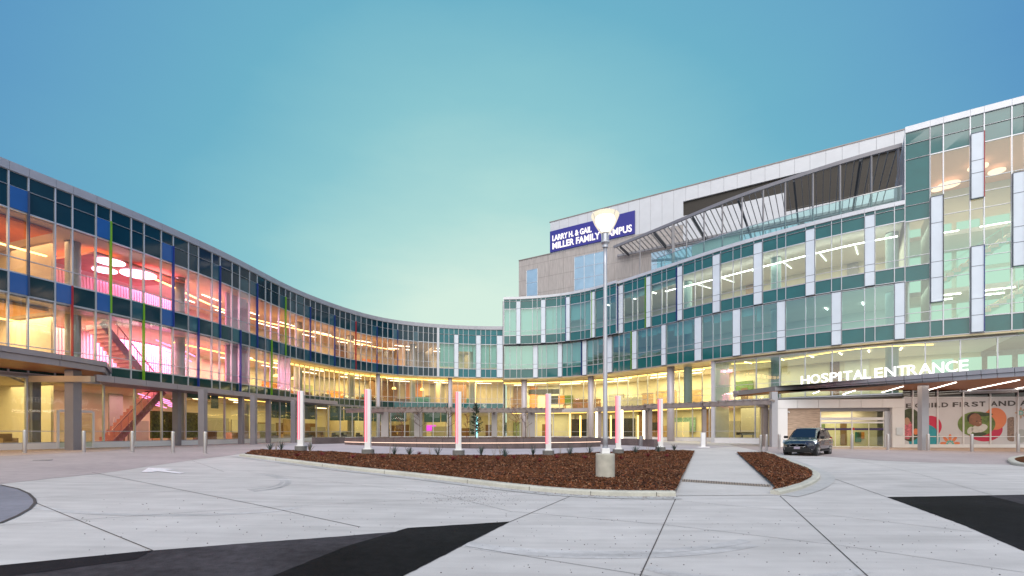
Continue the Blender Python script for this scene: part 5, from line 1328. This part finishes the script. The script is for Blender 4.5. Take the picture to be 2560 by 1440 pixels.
for a, c in zip(arc, arc[1:]):
    na = (a-cc).normalized(); nc = (c-cc).normalized(); b.beam((*(a+na*.015), .17), (*(c+nc*.015), .17), .03, .035)
b.build('light_line', emis('strip_peach', (1, .68, .52), 2.5), pl)
b = MB(); drape(b, ins_, 0, .6, lambda x, y: ZP-.08+.05*MN.noise(Vector((x*2, y*2, 0)))); b.build('soil', G_mulch, pl)
# low walls beside it
def low_wall(p, q, z0, z1, w, label):
    b = MB(); b.beam((*p, (z0+z1)/2), (*q, (z0+z1)/2), w, z1-z0); o = b.build('low_wall', M_cdark); tag(o, label, 'wall', 'low dark concrete walls round the plaza'); return o
low_wall(at(783, 42).xy, at(860, 44.5).xy, -.4, .52, .4, 'low dark concrete wall at the left end of the raised planter')
low_wall(at(1504, 46.5).xy, at(1600, 43.5).xy, -.5, .40, .4, 'low dark concrete wall starting behind the right end of the raised planter')
low_wall(at(1613, 42).xy, at(1642, 40.4).xy, -.5, .38, .5, 'short dark concrete wall beside the rightmost light pylon')
# light pylons
def pylon(px, py, rot, label):
    q = gp(px, py); z = g(q.x, q.y)
    root = thing('light_pylon', label, 'light pylon', (q.x, q.y, z), 'white light pylons with pink tubes standing along the planting bed')
    b = MB(); b.lathe([(.33, 0), (.33, .34), (.32, .36)], (q.x, q.y, z), 28); b.build('concrete_base', mat('base_concrete', (.17, .165, .16), .9, 0, .3, 5, .3, 60, stretch=(1, 1, 6)), root, smooth=False)
    def rb(mb, c, d): 
        ca, sa = math.cos(rot), math.sin(rot); mb.box((q.x+c[0]*ca-c[1]*sa, q.y+c[0]*sa+c[1]*ca, z+c[2]), d, rot)
    b = MB(); rb(b, (0, 0, .38), (.42, .34, .04)); rb(b, (0, 0, .56), (.30, .24, .34))
    for sx in (-1, 1):
        for sy in (-1, 1): rb(b, (sx*.17, sy*.13, .41), (.03, .03, .05))
    b.build('foot', M_white, root)
    b = MB(); rb(b, (.063, .02, 2.13), (.165, .24, 2.80)); rb(b, (0, .02, 3.545), (.30, .22, .03)); b.build('housing', M_white, root)
    b = MB(); rb(b, (-.094, -.02, 2.13), (.14, .18, 2.78)); b.build('light_tube', emis('tube_pink', (1, .15, .24), 1.2), root)
    b = MB(); rb(b, (-.085, -.118, 2.13), (.04, .012, 2.78)); b.build('light_core', emis('tube_white', (1, .62, .66), 1.3), root)
    return root
for a in ((752, 1130.5, .1, 'white light pylon with pink tube, the leftmost, near the tip of the planting bed'),
          (920, 1140, .05, 'white light pylon with pink tube in front of the left part of the raised planter'),
          (1146.5, 1142, .03, 'white light pylon with pink tube before the middle of the raised planter'),
          (1371, 1142, 0, 'white light pylon with pink tube just left of the street lamp'),
          (1545.5, 1138, -.05, 'white light pylon with pink tube just right of the street lamp'),
          (1651, 1131, -.1, 'white light pylon with pink tube, the rightmost, near the round pillar')):
    pylon(*a)
# cyan pylon inside the planter and warm ones by the entrance walk
def small_pylon(px, Y, z0, z1, m, label, w=.22):
    q = at(px, Y); root = thing('light_pylon', label, 'light pylon', (q.x, q.y, z0))
    b = MB(); b.box((q.x, q.y, (z0+z1)/2+.05), (w*.6, w*.6, z1-z0-.1)); b.build('light_tube', m, root)
    b = MB(); b.box((q.x+w*.45, q.y+.02, (z0+z1)/2), (w*.3, w*.7, z1-z0)); b.box((q.x, q.y, z0+.05), (w*1.2, w*1.2, .1)); b.build('housing', M_white, root)
small_pylon(1192, 42.5, .45, 2.4, emis('tube_cyan', (.30, .95, 1.0), 2.2), 'cyan glowing light pylon behind the dark evergreen tree in the planter')
E_tw = emis('tube_warm', (1, .72, .40), 5)
small_pylon(1491, 48, -.2, 3.0, E_tw, 'warm white light pylon just left of the street lamp pole, near the thick round pillar', .26)
small_pylon(1555, 46, -.2, 3.1, E_tw, 'warm white light pylon half hidden behind a pink pylon', .24)
small_pylon(1609, 44.8, -.3, 3.0, E_tw, 'warm white light pylon beside the pergola post', .24)
# street lamp
q = gp(1513, 1190); q = at(1513, 15.6).xy; z = g(*q)
sl = thing('street_lamp', 'tall pale street lamp with lit flared glass bowl on a concrete pedestal', 'street lamp', (*q, z))
b = MB(); b.lathe([(.305, 0), (.305, .80), (.30, .83), (.285, .845)], (*q, z), 40); b.build('pedestal', mat('pedestal_concrete', (.46, .44, .38), .9, 0, .14, 4, .35, 50), sl)
b = MB(); b.box((*q, z+.93), (.26, .26, .17)); b.build('base_plate', M_white, sl, bevel=.01)
M_pole = mat('pole_grey', (.50, .51, .56), .35, .5, .04, 3)
b = MB(); b.lathe([(.082, .94), (.078, 1.4), (.060, 6.9), (.058, EYE+(HZ-612)/F*15.6-z-.09)], (*q, z), 20); b.build('pole', M_pole, sl, smooth=True)
zh = EYE+(HZ-612)/F*15.6
b = MB(); b.lathe([(.075, -.10), (.09, -.09), (.09, -.02), (.072, 0), (.10, .03), (.14, .06), (.14, .10), (.11, .12), (.10, .34), (.13, .38)], (*q, zh), 24); b.build('neck', M_pole, sl, smooth=False)
tilt = mat('x', (0, 0, 0))
b = MB(); prof = [(.12, .36), (.22, .48), (.33, .66), (.41, .84), (.445, .93)]
b.lathe(prof, (*q, zh), 32)
mb_ = emis('bowl_light', (1, .87, .64), 1.0); nt_ = mb_.node_tree; mx_ = nt_.nodes.new('ShaderNodeMixShader'); tr_ = nt_.nodes.new('ShaderNodeBsdfTransparent'); mx_.inputs[0].default_value = .45
nt_.links.new(nt_.nodes['Principled BSDF'].outputs[0], mx_.inputs[1]); nt_.links.new(tr_.outputs[0], mx_.inputs[2]); nt_.links.new(mx_.outputs[0], nt_.nodes['Material Output'].inputs[0])
bw = b.build('glass_bowl', mb_, sl, smooth=True)
b = MB(); b.lathe([(.445, .93), (.44, .97), (.30, 1.02), (.05, 1.05)], (*q, zh), 32); b.build('lamp_cap', mb_, sl, smooth=True)
b = MB()
for k in range(4):
    a = .5+k*math.pi/2; ca, sa = math.cos(a), math.sin(a)
    pts = [(.13, .05), (.16, .36), (.345, .62), (.455, .86), (.50, .955)]
    for (r0, z0), (r1, z1) in zip(pts, pts[1:]): b.tube((q.x+ca*r0, q.y+sa*r0, zh+z0), (q.x+ca*r1, q.y+sa*r1, zh+z1), .010, n=6)
b.build('bracket', M_pole, sl)
b = MB(); b.lathe([(.08, .38), (.16, .48), (.26, .64), (.32, .78), (.30, .88)], (*q, zh+.0), 16); b.build('bulb', emis('bulb', (1, .93, .80), 5), sl, smooth=True)
pt_ = bpy.data.lights.new('lamp_light', 'POINT'); pt_.energy = 60; pt_.color = (1, .85, .62); pt_.shadow_soft_size = .3
po_ = bpy.data.objects.new('lamp_light', pt_); COL.objects.link(po_); po_.parent = sl; po_.location = Vector((*q, zh+1.25))-origin(sl)
# bollards
b0 = None
def bollard(px, py, h, label, grp, r=.085):
    global b0
    q = gp(px, py); z = g(*q)
    if b0 is None:
        root = thing('bollard', label, 'bollard', (0, 0, 0), grp)
        b = MB(); b.lathe([(1, 0), (1, .93), (.98, .975), (.90, 1.0), (.6, 1.012)], (0, 0, 0), 20, 1, 1); b.build('post', M_steel, root, smooth=True)
        b = MB(); b.lathe([(1.35, 0), (1.35, .012), (1.02, .016)], (0, 0, 0), 20); b.build('base_ring', M_steel, root)
        b0 = root
    else: root = copy_tree(b0)
    root.location = (*q, z); root.scale = (r, r, h); root['label'] = label; root['group'] = grp; return root
gl_ = 'steel bollards in front of the left wing'; gr_ = 'steel bollards in front of the entrance'
for (px, py, h, lab) in ((62, 1132.6, 1.16, 'steel bollard at the far left, beside the first canopy post'), (209.5, 1131, 1.12, 'steel bollard just right of the big canopy corner post'), (331, 1131, 1.12, 'steel bollard third from the left, in front of the pink lit stair window'),
                     (432.5, 1132, 1.13, 'steel bollard directly in front of a mauve walkway canopy post'), (513, 1134, 1.14, 'steel bollard nearest the tip of the planting bed on the left')):
    bollard(px, py, h, lab, gl_)
for (px, py, h, lab) in ((1902, 1132, 1.16, 'steel bollard farthest left by the car, nearest the triangular bed'), (1916, 1128, 1.15, 'steel bollard between the triangular bed and the canopy post'), (1948, 1125.5, 1.16, 'steel bollard just left of the parked car'),
                     (2130, 1123.5, 1.15, 'steel bollard in front of the sliding doors, right behind the car'), (2220, 1125.5, 1.16, 'steel bollard at the right end of the sliding doors'), (2320.5, 1126.5, 1.18, 'steel bollard touching the thick canopy post in view'),
                     (2429.5, 1128.5, 1.2, 'steel bollard below the crawling child disc of the mural'), (2545, 1130, 1.22, 'steel bollard at the right edge of the picture')):
    bollard(px, py, h, lab, gr_, .10 if px > 2000 else .09)
# small markers by the planter walls
for px, Y, zz in ((1603, 42.5, .35),):
    q = at(px, Y); b = MB(); b.box((q.x, q.y, 0.1), (.35, .35, 1.1)); o = b.build('utility_box', M_grey); tag(o, 'small grey utility box in the gap between the two low dark walls', 'utility box')
q = at(1757.5, 39.8); b = MB(); zq = g(*q.xy)
b.box((q.x, q.y, zq+.62), (.34, .2, 1.22)); b.box((q.x, q.y, zq+.02), (.95, .5, .08)); b.box((q.x-.05, q.y-.11, zq+.8), (.18, .02, .5)); o = b.build('entry_pedestal', M_white, bevel=.02); tag(o, 'slim white pedestal on a concrete pad in front of the glass lobby', 'pedestal')
# ------------------------------------------------------------------ parked car
def make_car(loc, rz):
    root = thing('parked_car', 'dark blue grey suv parked in front of the entrance portal', 'car', loc, rz=rz)
    # local frame: x forward, y left, z up
    M_paint = mat('car_paint', (.010, .013, .028), .18, .45, .04, 2, coat=1.0, spec=.7)
    M_glass = mat('car_glass', (.008, .014, .022), .03, 0, .05, 2, spec=.9)
    M_blk = mat('car_black', (.008, .008, .009), .5)
    M_chr = mat('chrome', (.75, .76, .78), .15, 1)
    # body cross sections along x : (x, half width bottom, half width belt, z bottom, z shoulder, z top)
    S = [(-2.22, .70, .78, .42, .86, .98), (-2.12, .80, .86, .30, .88, 1.02), (-1.75, .84, .90, .24, .90, 1.03), (-.9, .86, .91, .22, .92, 1.02), (0, .86, .91, .22, .91, 1.00), (.75, .86, .905, .22, .89, 1.00),
         (1.15, .86, .90, .22, .87, .985), (1.65, .84, .88, .24, .82, .93), (2.0, .78, .82, .26, .74, .85), (2.18, .66, .70, .30, .66, .76), (2.27, .50, .54, .36, .58, .66)]
    b = MB(); ring = []
    for (x, wb, ws, zb, zs, zt) in S:
        pts = [(0, zb), (wb*.9, zb), (wb, zb+.08), (ws*.995, (zb+zs)/2), (ws, zs-.06), (ws*.97, zs+.02), (ws*.86, zt-.02), (ws*.5, zt+.015), (0, zt+.03)]
        full = pts+[(-a, c) for a, c in pts[-2:0:-1]]
        ring.append([len(b.v)+i for i in range(len(full))]); b.v += [Vector((x, a, c)) for a, c in full]
    n = len(ring[0])
    for r0, r1 in zip(ring, ring[1:]):
        for k in range(n): j = (k+1) % n; b.f.append((r0[k], r0[j], r1[j], r1[k])); b.m.append(0)
    b.f.append(tuple(ring[0])); b.m.append(0); b.f.append(tuple(ring[-1][::-1])); b.m.append(0)
    def lk(mb, name, m, par=root, smooth=False, bevel=0):
        o = mb.build(name, m, None, smooth, bevel); l = o.location.copy(); me = o.data
        me.transform(Matrix.Translation(l)); o.location = (0, 0, 0); o.parent = par
        return o
    body = lk(b, 'body', M_paint, smooth=True)
    # greenhouse
    G = [(-2.16, .72, 1.00, .66, 1.05), (-2.0, .76, 1.00, .60, 1.26), (-1.6, .79, 1.00, .60, 1.50), (-1.0, .80, 1.00, .62, 1.61), (-.5, .81, .99, .63, 1.645), (.15, .81, .98, .63, 1.62), (.42, .80, .98, .60, 1.56), (1.22, .76, .96, .70, .99)]
    b = MB(); ring = []
    for (x, wb, zb, wt, zt) in G:
        pts = [(0, zb), (wb, zb), (wt+.02, zt-.10 if zt-zb > .2 else (zb+zt)/2), (wt-.06, zt-.015), (wt*.5, zt+.01), (0, zt+.015)]
        full = pts+[(-a, c) for a, c in pts[-2:0:-1]]
        ring.append([len(b.v)+i for i in range(len(full))]); b.v += [Vector((x, a, c)) for a, c in full]
    n = len(ring[0])
    for r0, r1 in zip(ring, ring[1:]):
        for k in range(n): j = (k+1) % n; b.f.append((r0[k], r0[j], r1[j], r1[k])); b.m.append(0)
    b.f.append(tuple(ring[0])); b.m.append(0); b.f.append(tuple(ring[-1][::-1])); b.m.append(0)
    lk(b, 'roof', M_paint, smooth=True)
    # windscreen: sheet proud of the greenhouse
    b = MB(); o = .045
    b.quad((1.17, -.66, 1.01+o), (1.17, .66, 1.01+o), (.47, .53, 1.545+o), (.47, -.53, 1.545+o)); lk(b, 'windscreen', M_glass)
    for sy in (-1, 1):
        for (xa, xb, xc, xd) in ((-.22, .98, .30, -.22), (-1.15, -.27, -.27, -1.12), (-1.80, -1.2, -1.18, -1.40)):
            b = MB()
            def sp(x, z): 
                t = (z-.99)/.62; w = .812+(.655-.812)*t; return (x, sy*(w+.014), z)
            b.quad(sp(xa, 1.03), sp(xb, 1.02), sp(xc, 1.49), sp(xd, 1.53)); lk(b, 'side_window', M_glass)
        b = MB(); b.box((.95, sy*.98, 1.07), (.16, .22, .15)); lk(b, 'wing_mirror', M_blk, bevel=.03)
        # headlight swept round the corner
        b = MB(); b.hexa([(2.26, sy*.36, .64), (1.88, sy*.90, .70), (1.70, sy*.86, .70), (2.0, sy*.36, .64), (2.20, sy*.40, .76), (1.74, sy*.91, .91), (1.6, sy*.86, .91), (1.95, sy*.38, .78)])
        lk(b, 'headlight', mat('headlight', (.55, .60, .66), .1, .3, coat=1), bevel=.01)
        b = MB(); b.beam((2.28, sy*.30, .50), (2.02, sy*.80, .63), .03, .03); b.beam((2.20, sy*.40, .43), (2.08, sy*.74, .36), .03, .02); lk(b, 'bumper_trim', M_chr)
        b = MB(); b.beam((-1.0, sy*.91, .28), (1.0, sy*.91, .28), .03, .10); lk(b, 'sill_trim', M_blk)
        b = MB(); b.box((-2.14, sy*.70, .93), (.10, .16, .26)); lk(b, 'tail_light', mat('tail_red', (.4, .01, .01), .2), bevel=.02)
        b = MB(); b.beam((-1.1, sy*.55, 1.63), (.1, sy*.56, 1.655), .03, .03); lk(b, 'roof_rail', M_chr)
    b = MB(); b.box((2.20, 0, .60), (.12, .92, .15)); lk(b, 'grille', M_blk, bevel=.02)
    b = MB(); b.beam((2.30, -.34, .525), (2.30, .34, .525), .02, .022); b.beam((2.30, -.34, .525), (2.22, -.50, .60), .02, .022); b.beam((2.30, .34, .525), (2.22, .50, .60), .02, .022); b.beam((2.27, -.5, .685), (2.27, .5, .685), .02, .018); lk(b, 'grille_trim', M_chr)
    b = MB()
    for a_, c_ in (((-.05, .565), (-.035, .645)), ((.05, .565), (.035, .645)), ((-.045, .60), (.045, .60))): b.beam((2.285, a_[0], a_[1]), (2.285, c_[0], c_[1]), .012, .016)
    lk(b, 'emblem', M_chr)
    b = MB(); b.box((2.24, 0, .38), (.10, 1.30, .20)); b.box((2.1, 0, .26), (.3, 1.5, .14)); lk(b, 'lower_grille', M_blk, bevel=.02)
    b = MB(); b.box((2.31, 0, .455), (.02, .32, .13)); lk(b, 'number_plate', mat('plate', (.35, .30, .38), .5))
    b = MB(); b.tube((.1, .45, 1.63), (-.05, .47, 1.88), .006, .004, 6); lk(b, 'aerial', M_blk)
    b = MB(); b.box((.85, 0, .99), (.5, 1.2, .03)); lk(b, 'wiper_cowl', M_blk)
    for sx, x in ((1, 1.40), (-1, -1.22)):
        for sy in (-1, 1):
            st = .0
            b = MB(); b.tube((x, sy*.62, .345), (x, sy*.885, .345), .43, .43, 28); lk(b, 'wheel_arch', M_blk)
            b = MB(); b.tube((x, sy*.66, .345), (x, sy*.895, .345), .345, .345, 32); w = lk(b, 'wheel', M_blk, bevel=.03)
            b = MB(); b.tube((x, sy*.88, .345), (x, sy*.903, .345), .235, .22, 24); lk(b, 'rim', mat('rim_grey', (.08, .08, .085), .4, .6), w)
            b = MB()
            for k in range(5):
                a = 2*math.pi*k/5+.3; b.beam((x+.03*math.cos(a), sy*.912, .345+.03*math.sin(a)), (x+.215*math.cos(a), sy*.910, .345+.215*math.sin(a)), .05, .05)
            lk(b, 'spoke', M_chr, w)
    return root
cq = at(2021, 30.0).xy
make_car((cq.x, cq.y, g(*cq)), 0)
CAR = bpy.data.objects['parked_car']
phi = math.atan2(cq.x, cq.y)
CAR.rotation_euler = (0, 0, math.atan2(-math.cos(R(46)), -math.sin(R(46))))   # nose towards the camera's left
# ------------------------------------------------------------------ plants
def bare_tree(px, Y, z0, h, label, seed, m, grp='young bare trees in the raised planter', stake=False):
    rnd = random.Random(seed); q = at(px, Y); root = thing('young_tree', label, 'tree', (q.x, q.y, z0), grp)
    b = MB(); c = Vector((q.x, q.y, z0)); pts = [c]
    for k in range(5): pts.append(pts[-1]+Vector((rnd.uniform(-.03, .03), rnd.uniform(-.03, .03), h*.2)))
    for k, (a, d) in enumerate(zip(pts, pts[1:])): b.tube(a, d, .030-.005*k, .025-.005*k+.001, 7)
    b.build('trunk', m, root)
    b = MB()
    def br(p, d, l, r, n):
        e = p+d*l; b.tube(p, e, r*1.5, r*.9, 5, False)
        if n == 0: return
        for _ in range(3):
            nd = (d+Vector((rnd.uniform(-.7, .7), rnd.uniform(-.7, .7), rnd.uniform(-.1, .6)))).normalized(); br(p.lerp(e, rnd.uniform(.4, 1)), nd, l*rnd.uniform(.5, .75), r*.6, n-1)
    for k in range(11):
        t = rnd.uniform(.35, .98); i = min(4, int(t*5)); p = pts[i].lerp(pts[i+1], t*5-i); a = rnd.uniform(0, 6.3)
        br(p, Vector((math.cos(a), math.sin(a), rnd.uniform(.5, 1.1))).normalized(), h*.20*(1.25-t)+.12, .010, 2)
    b.build('crown', m, root)
    if stake:
        for dx in (-.35, .35):
            b = MB(); b.tube((q.x+dx, q.y, z0), (q.x+dx*.75, q.y, z0+1.35), .022, n=6); b.build('stake', mat('stake_wood', (.35, .24, .14), .8), root)
M_bark = mat('bark_brown', (.10, .06, .045), .9, 0, .2, 6); M_barkr = mat('bark_red', (.17, .05, .04), .9, 0, .2, 6)
bare_tree(1005, 43.0, .48, 3.0, 'slim bare young tree in the planter between the two leftmost pergola posts', 2, M_barkr)
bare_tree(1050, 42.4, .48, 2.6, 'bare leaning young tree beside the second pergola post', 3, M_bark)
bare_tree(1122, 41.6, .48, 2.6, 'bare young tree just left of the middle light pylon', 4, M_bark, stake=True)
bare_tree(1167, 41.6, .48, 1.9, 'small bare young tree between the middle pylon and the evergreen', 5, M_barkr)
bare_tree(1290, 42.4, .48, 2.9, 'bare reddish young tree left of the round pillar', 6, M_barkr)
bare_tree(1314, 41.8, .48, 2.2, 'staked bare young tree in front of the round pillar', 7, M_bark, stake=True)
def evergreen(px, Y, z0, h):
    rnd = random.Random(9); q = at(px, Y); root = thing('evergreen_tree', 'thin dark evergreen tree with sparse foliage in the raised planter', 'tree', (q.x, q.y, z0))
    b = MB(); b.tube((q.x, q.y, z0), (q.x+.05, q.y, z0+h), .045, .008, 7); b.build('trunk', M_bark, root)
    b = MB(); m2 = mat('needle_green', (.030, .052, .032), .8, 0, .35, 4)
    for k in range(110):
        t = rnd.random()**.8; z = z0+.25+t*(h-.3); l = (.10+.85*(1-t)**.8)*rnd.uniform(.5, 1.1); a = rnd.uniform(0, 6.3); d = Vector((math.cos(a), math.sin(a), rnd.uniform(.15, .6))).normalized()
        p = Vector((q.x, q.y, z)); e = p+d*l; b.tube(p, e, .008, .003, 4, False)
        for j in range(int(10*l)+5):
            c = p.lerp(e, rnd.uniform(.2, 1.02)); s = .05; u = Vector((rnd.gauss(0, 1), rnd.gauss(0, 1), rnd.gauss(0, 1))).normalized()*s*1.4; v = Vector((rnd.gauss(0, 1), rnd.gauss(0, 1), rnd.gauss(0, 1))).normalized()*s*.5
            b.quad(c-u-v, c+u-v, c+u+v, c-u+v)
    b.build('crown', m2, root)
evergreen(1189, 40.6, .46, 3.0)
M_yuc = mat('yucca_green', (.055, .085, .075), .6, 0, .25, 5); M_dry = mat('grass_dry', (.30, .22, .13), .8, 0, .2, 5); M_rtw = mat('twig_red', (.20, .022, .030), .7, 0, .3, 5)
def tuft(name, px, py, n, h, sp, m, label, cat, grp, w=.015, seed=0, hf=None):
    rnd = random.Random(seed+int(px)); q = gp(px, py); z = (hf or mulch_h)(*q)-.02; b = MB()
    for k in range(n):
        a = rnd.uniform(0, 6.3); l = h*rnd.uniform(.55, 1.1); out = sp*rnd.uniform(.1, 1); p0 = Vector((q.x, q.y, z)); side = Vector((-math.sin(a), math.cos(a), 0))*w
        p1 = p0+Vector((math.cos(a)*out*.5, math.sin(a)*out*.5, l*.62)); p2 = p0+Vector((math.cos(a)*out, math.sin(a)*out, l*(.95 if out < sp*.6 else .75)))
        b.quad(p0-side, p0+side, p1+side*.8, p1-side*.8); b.tri(p1-side*.8, p1+side*.8, p2)
    o = b.build(name, m); tag(o, label, cat, grp); return o
YG = 'spiky green yucca tufts along the bed'
yl = ((675, 1128, 'spiky green tuft nearest the left tip of the bark bed'), (703, 1129, 'spiky green tuft second from the left tip of the bark bed'), (775, 1132, 'spiky green tuft just right of the leftmost light pylon'),
      (985, 1144, 'leaning dark green tuft right of the second light pylon'), (1024, 1142, 'thin wispy green tuft between the second pylon and a red twig clump'), (1095, 1143, 'low green tuft left of the middle light pylon'),
      (1203, 1142, 'fan shaped green tuft right of the middle light pylon'), (1262, 1147, 'wispy grey tuft halfway between the middle pylon and the next'), (1332, 1144, 'fan shaped green tuft left of the fourth light pylon'), (1425, 1141, 'thin twiggy green tuft right of the fourth light pylon'),
      (1474, 1138, 'green tuft just left of the lamp pedestal'), (1589, 1136, 'full green tuft between the two rightmost light pylons'), (1645, 1133, 'low green tuft at the foot of the rightmost light pylon'), (1686, 1130.5, 'green tuft nearest the walkway corner of the bed'))
for px, py, l in yl: tuft('yucca', px, py, 34 if 'fan' in l or 'full' in l else 26, .62, .60, M_yuc, l, 'plant', YG)
DG = 'dry pale grass stalks in the bed'
for px, py, l in ((690, 1133, 'dry pale grass stalks by the left tufts'), (775, 1137, 'dry pale grass stalks below the leftmost pylon'), (975, 1150, 'long dry pale stalks in front of the left half of the planter'), (1075, 1143, 'few dry stalks left of the middle pylon'), (1235, 1143, 'thin dry stalks right of the middle pylon'), (1250, 1141, 'thin dry stalks halfway along the bed edge'), (1400, 1141, 'dry stalks behind the fourth pylon'), (1620, 1136, 'dry stalks between the two rightmost pylons')):
    tuft('dry_grass', px, py, 9, .75, .45, M_dry, l, 'grass', DG, .006)
RG = 'low red twig clumps in the bark'
rl = ((742, 1147, 'below the leftmost light pylon'), (805, 1142, 'right of the leftmost pylon'), (880, 1150, 'left of the second light pylon'), (955, 1149, 'right of the second light pylon'), (1048, 1140, 'at the back edge left of the middle pylon'), (1132, 1156, 'below the middle light pylon'), (1190, 1150, 'right of the middle pylon base'),
      (1245, 1155, 'in mid bed, halfway between third and fourth pylons'), (1285, 1152, 'left of the fourth pylon'), (1350, 1160, 'in front of the fourth light pylon'), (1392, 1149, 'right of the fourth light pylon base'), (1462, 1150, 'left of the lamp pedestal'), (1553, 1152, 'right of the lamp pedestal'), (1620, 1147, 'left of the rightmost pylon'), (1668, 1146, 'near the walkway corner'))
for px, py, l in rl: tuft('red_twig_shrub', px, py, 46, .26, .5, M_rtw, 'low red twig clump '+l, 'shrub', RG, .008)
# planter ground cover
b = MB(); rnd = random.Random(11)
for k in range(420):
    t = rnd.random(); i = int(t*47); p = ins_[i].lerp(ins_[i+1], t*47-i); p = p+(cc-p).normalized()*rnd.uniform(.1, 2.2); z = ZP-.1
    for j in range(8):
        a = rnd.uniform(0, 6.3); h = rnd.uniform(.08, .32); side = Vector((-math.sin(a), math.cos(a), 0))*.006; b.cur = rnd.choice((0, 1, 2))
        b.tri(Vector((*p, z))-side, Vector((*p, z))+side, Vector((p.x+math.cos(a)*.15, p.y+math.sin(a)*.15, z+h)))
tag(b.build('planter_ground_cover', [M_yuc, M_dry, M_rtw]), 'sparse low ground cover growing in the raised planter', 'ground cover', kind='stuff')
# island at the far right edge
pr = [gp(*p) for p in ((2515, 1150), (2522, 1160), (2545, 1166), (2640, 1172), (2700, 1165), (2650, 1146), (2560, 1143))]
kerb('kerb', dens(smooth_pl(pr[4:]+pr[:5] if False else [pr[6], pr[0], pr[1], pr[2], pr[3], pr[4]], 2), .4), .25, .14)
b = MB(); drape(b, [gp(2528, 1150), gp(2532, 1157), gp(2550, 1162), gp(2640, 1167), gp(2690, 1160), gp(2640, 1147), gp(2560, 1145)], 0, .4, lambda x, y: g(x, y)+.12); struct(b, 'mulch_bed', G_mulch)
# ------------------------------------------------------------------ furniture seen through the glass
ch0 = None
def chair(p, rz, label, grp, cm):
    root = thing('lounge_chair', label, 'chair', (0, 0, 0), grp)
    b = MB(); b.box((0, 0, .36), (.62, .60, .16)); b.build('seat', cm, root, bevel=.03)
    b = MB(); b.box((0, .27, .66), (.62, .12, .50)); b.build('backrest', cm, root, bevel=.03)
    for sx in (-1, 1):
        b = MB(); b.box((sx*.33, 0, .50), (.06, .56, .28)); b.build('armrest', cm, root)
        for sy in (-1, 1): b = MB(); b.box((sx*.27, sy*.25, .14), (.05, .05, .28)); b.build('leg', M_dark, root)
    root.location = p; root.rotation_euler = (0, 0, rz); return root
def chair_at(px, d, z, face, label, grp, cm): s = spx(px, d); q = P(s, d, z); return chair(q, ang(s)+face, label, grp, cm)
C_gr = mat('fabric_grey', (.10, .10, .10), .8); C_tl = mat('fabric_teal', (.03, .16, .17), .8); C_bg = mat('fabric_tan', (.40, .26, .15), .8)
GF = 'lounge chairs behind the ground floor glass'
for px, d, c, l in ((20, 2.0, C_bg, 'tan lounge chair behind the glass at the far left'), (745, 1.6, C_gr, 'grey lounge chair behind the ground floor glass left of the first pylon'), (772, 1.5, C_gr, 'grey lounge chair behind the ground floor glass right of the first pylon'),
                    (800, 1.6, C_bg, 'tan lounge chair behind the glass above the low dark wall'), (838, 1.7, C_gr, 'grey lounge chair left of the planter end behind glass'), (858, 1.6, C_gr, 'grey lounge chair above the planter end behind glass'), (898, 1.6, C_gr, 'grey lounge chair left of the second pylon behind glass'), (690, 1.6, C_gr, 'grey lounge chair between two walkway posts behind glass')):
    chair_at(px, d, 0, 0, l, GF, c)
G2 = 'lounge chairs on the second storey'
for px, c, l in ((648, C_gr, 'grey chair on the second storey above the walkway canopy'), (712, C_tl, 'teal chair on the second storey by the green fin'), (800, C_gr, 'grey chair on the second storey near the warm lamps'), (868, C_gr, 'grey chair on the second storey above the pergola tip'), (1068, C_tl, 'teal chair on the second storey over the middle pergola')):
    chair_at(px, 2.6, 4.75, .3, l, G2, c)
# grand piano and stool in the lobby right of the white post
q = at(1864, 52.5); pn_ = thing('grand_piano', 'black grand piano standing in the lobby behind the glass', 'piano', (q.x, q.y, 0))
b = MB(); b.prism([(q.x-.75, q.y-.5), (q.x+.75, q.y-.5), (q.x+.8, q.y+.1), (q.x+.3, q.y+.9), (q.x-.5, q.y+1.0), (q.x-.75, q.y+.6)], .68, .98); b.build('case', M_dark, pn_)
b = MB(); b.box((q.x, q.y-.55, .78), (1.3, .2, .06)); b.build('keyboard', M_white, pn_)
for dx, dy in ((-.6, -.4), (.6, -.4), (0, .7)): b = MB(); b.tube((q.x+dx, q.y+dy, 0), (q.x+dx, q.y+dy, .68), .05, n=8); b.build('leg', M_dark, pn_)
# upper storey exercise machines by the tower
for px, d, z, l in ((2205, 2.2, 14.1, 'teal armchair on the top storey left of the exercise bikes'), (1960, 2.0, 14.1, 'grey armchair behind the top storey glass near the column')):
    chair_at(px, d, z+.05, .4, l, 'armchairs behind the top storey glass', C_tl if 'teal' in l else C_gr)
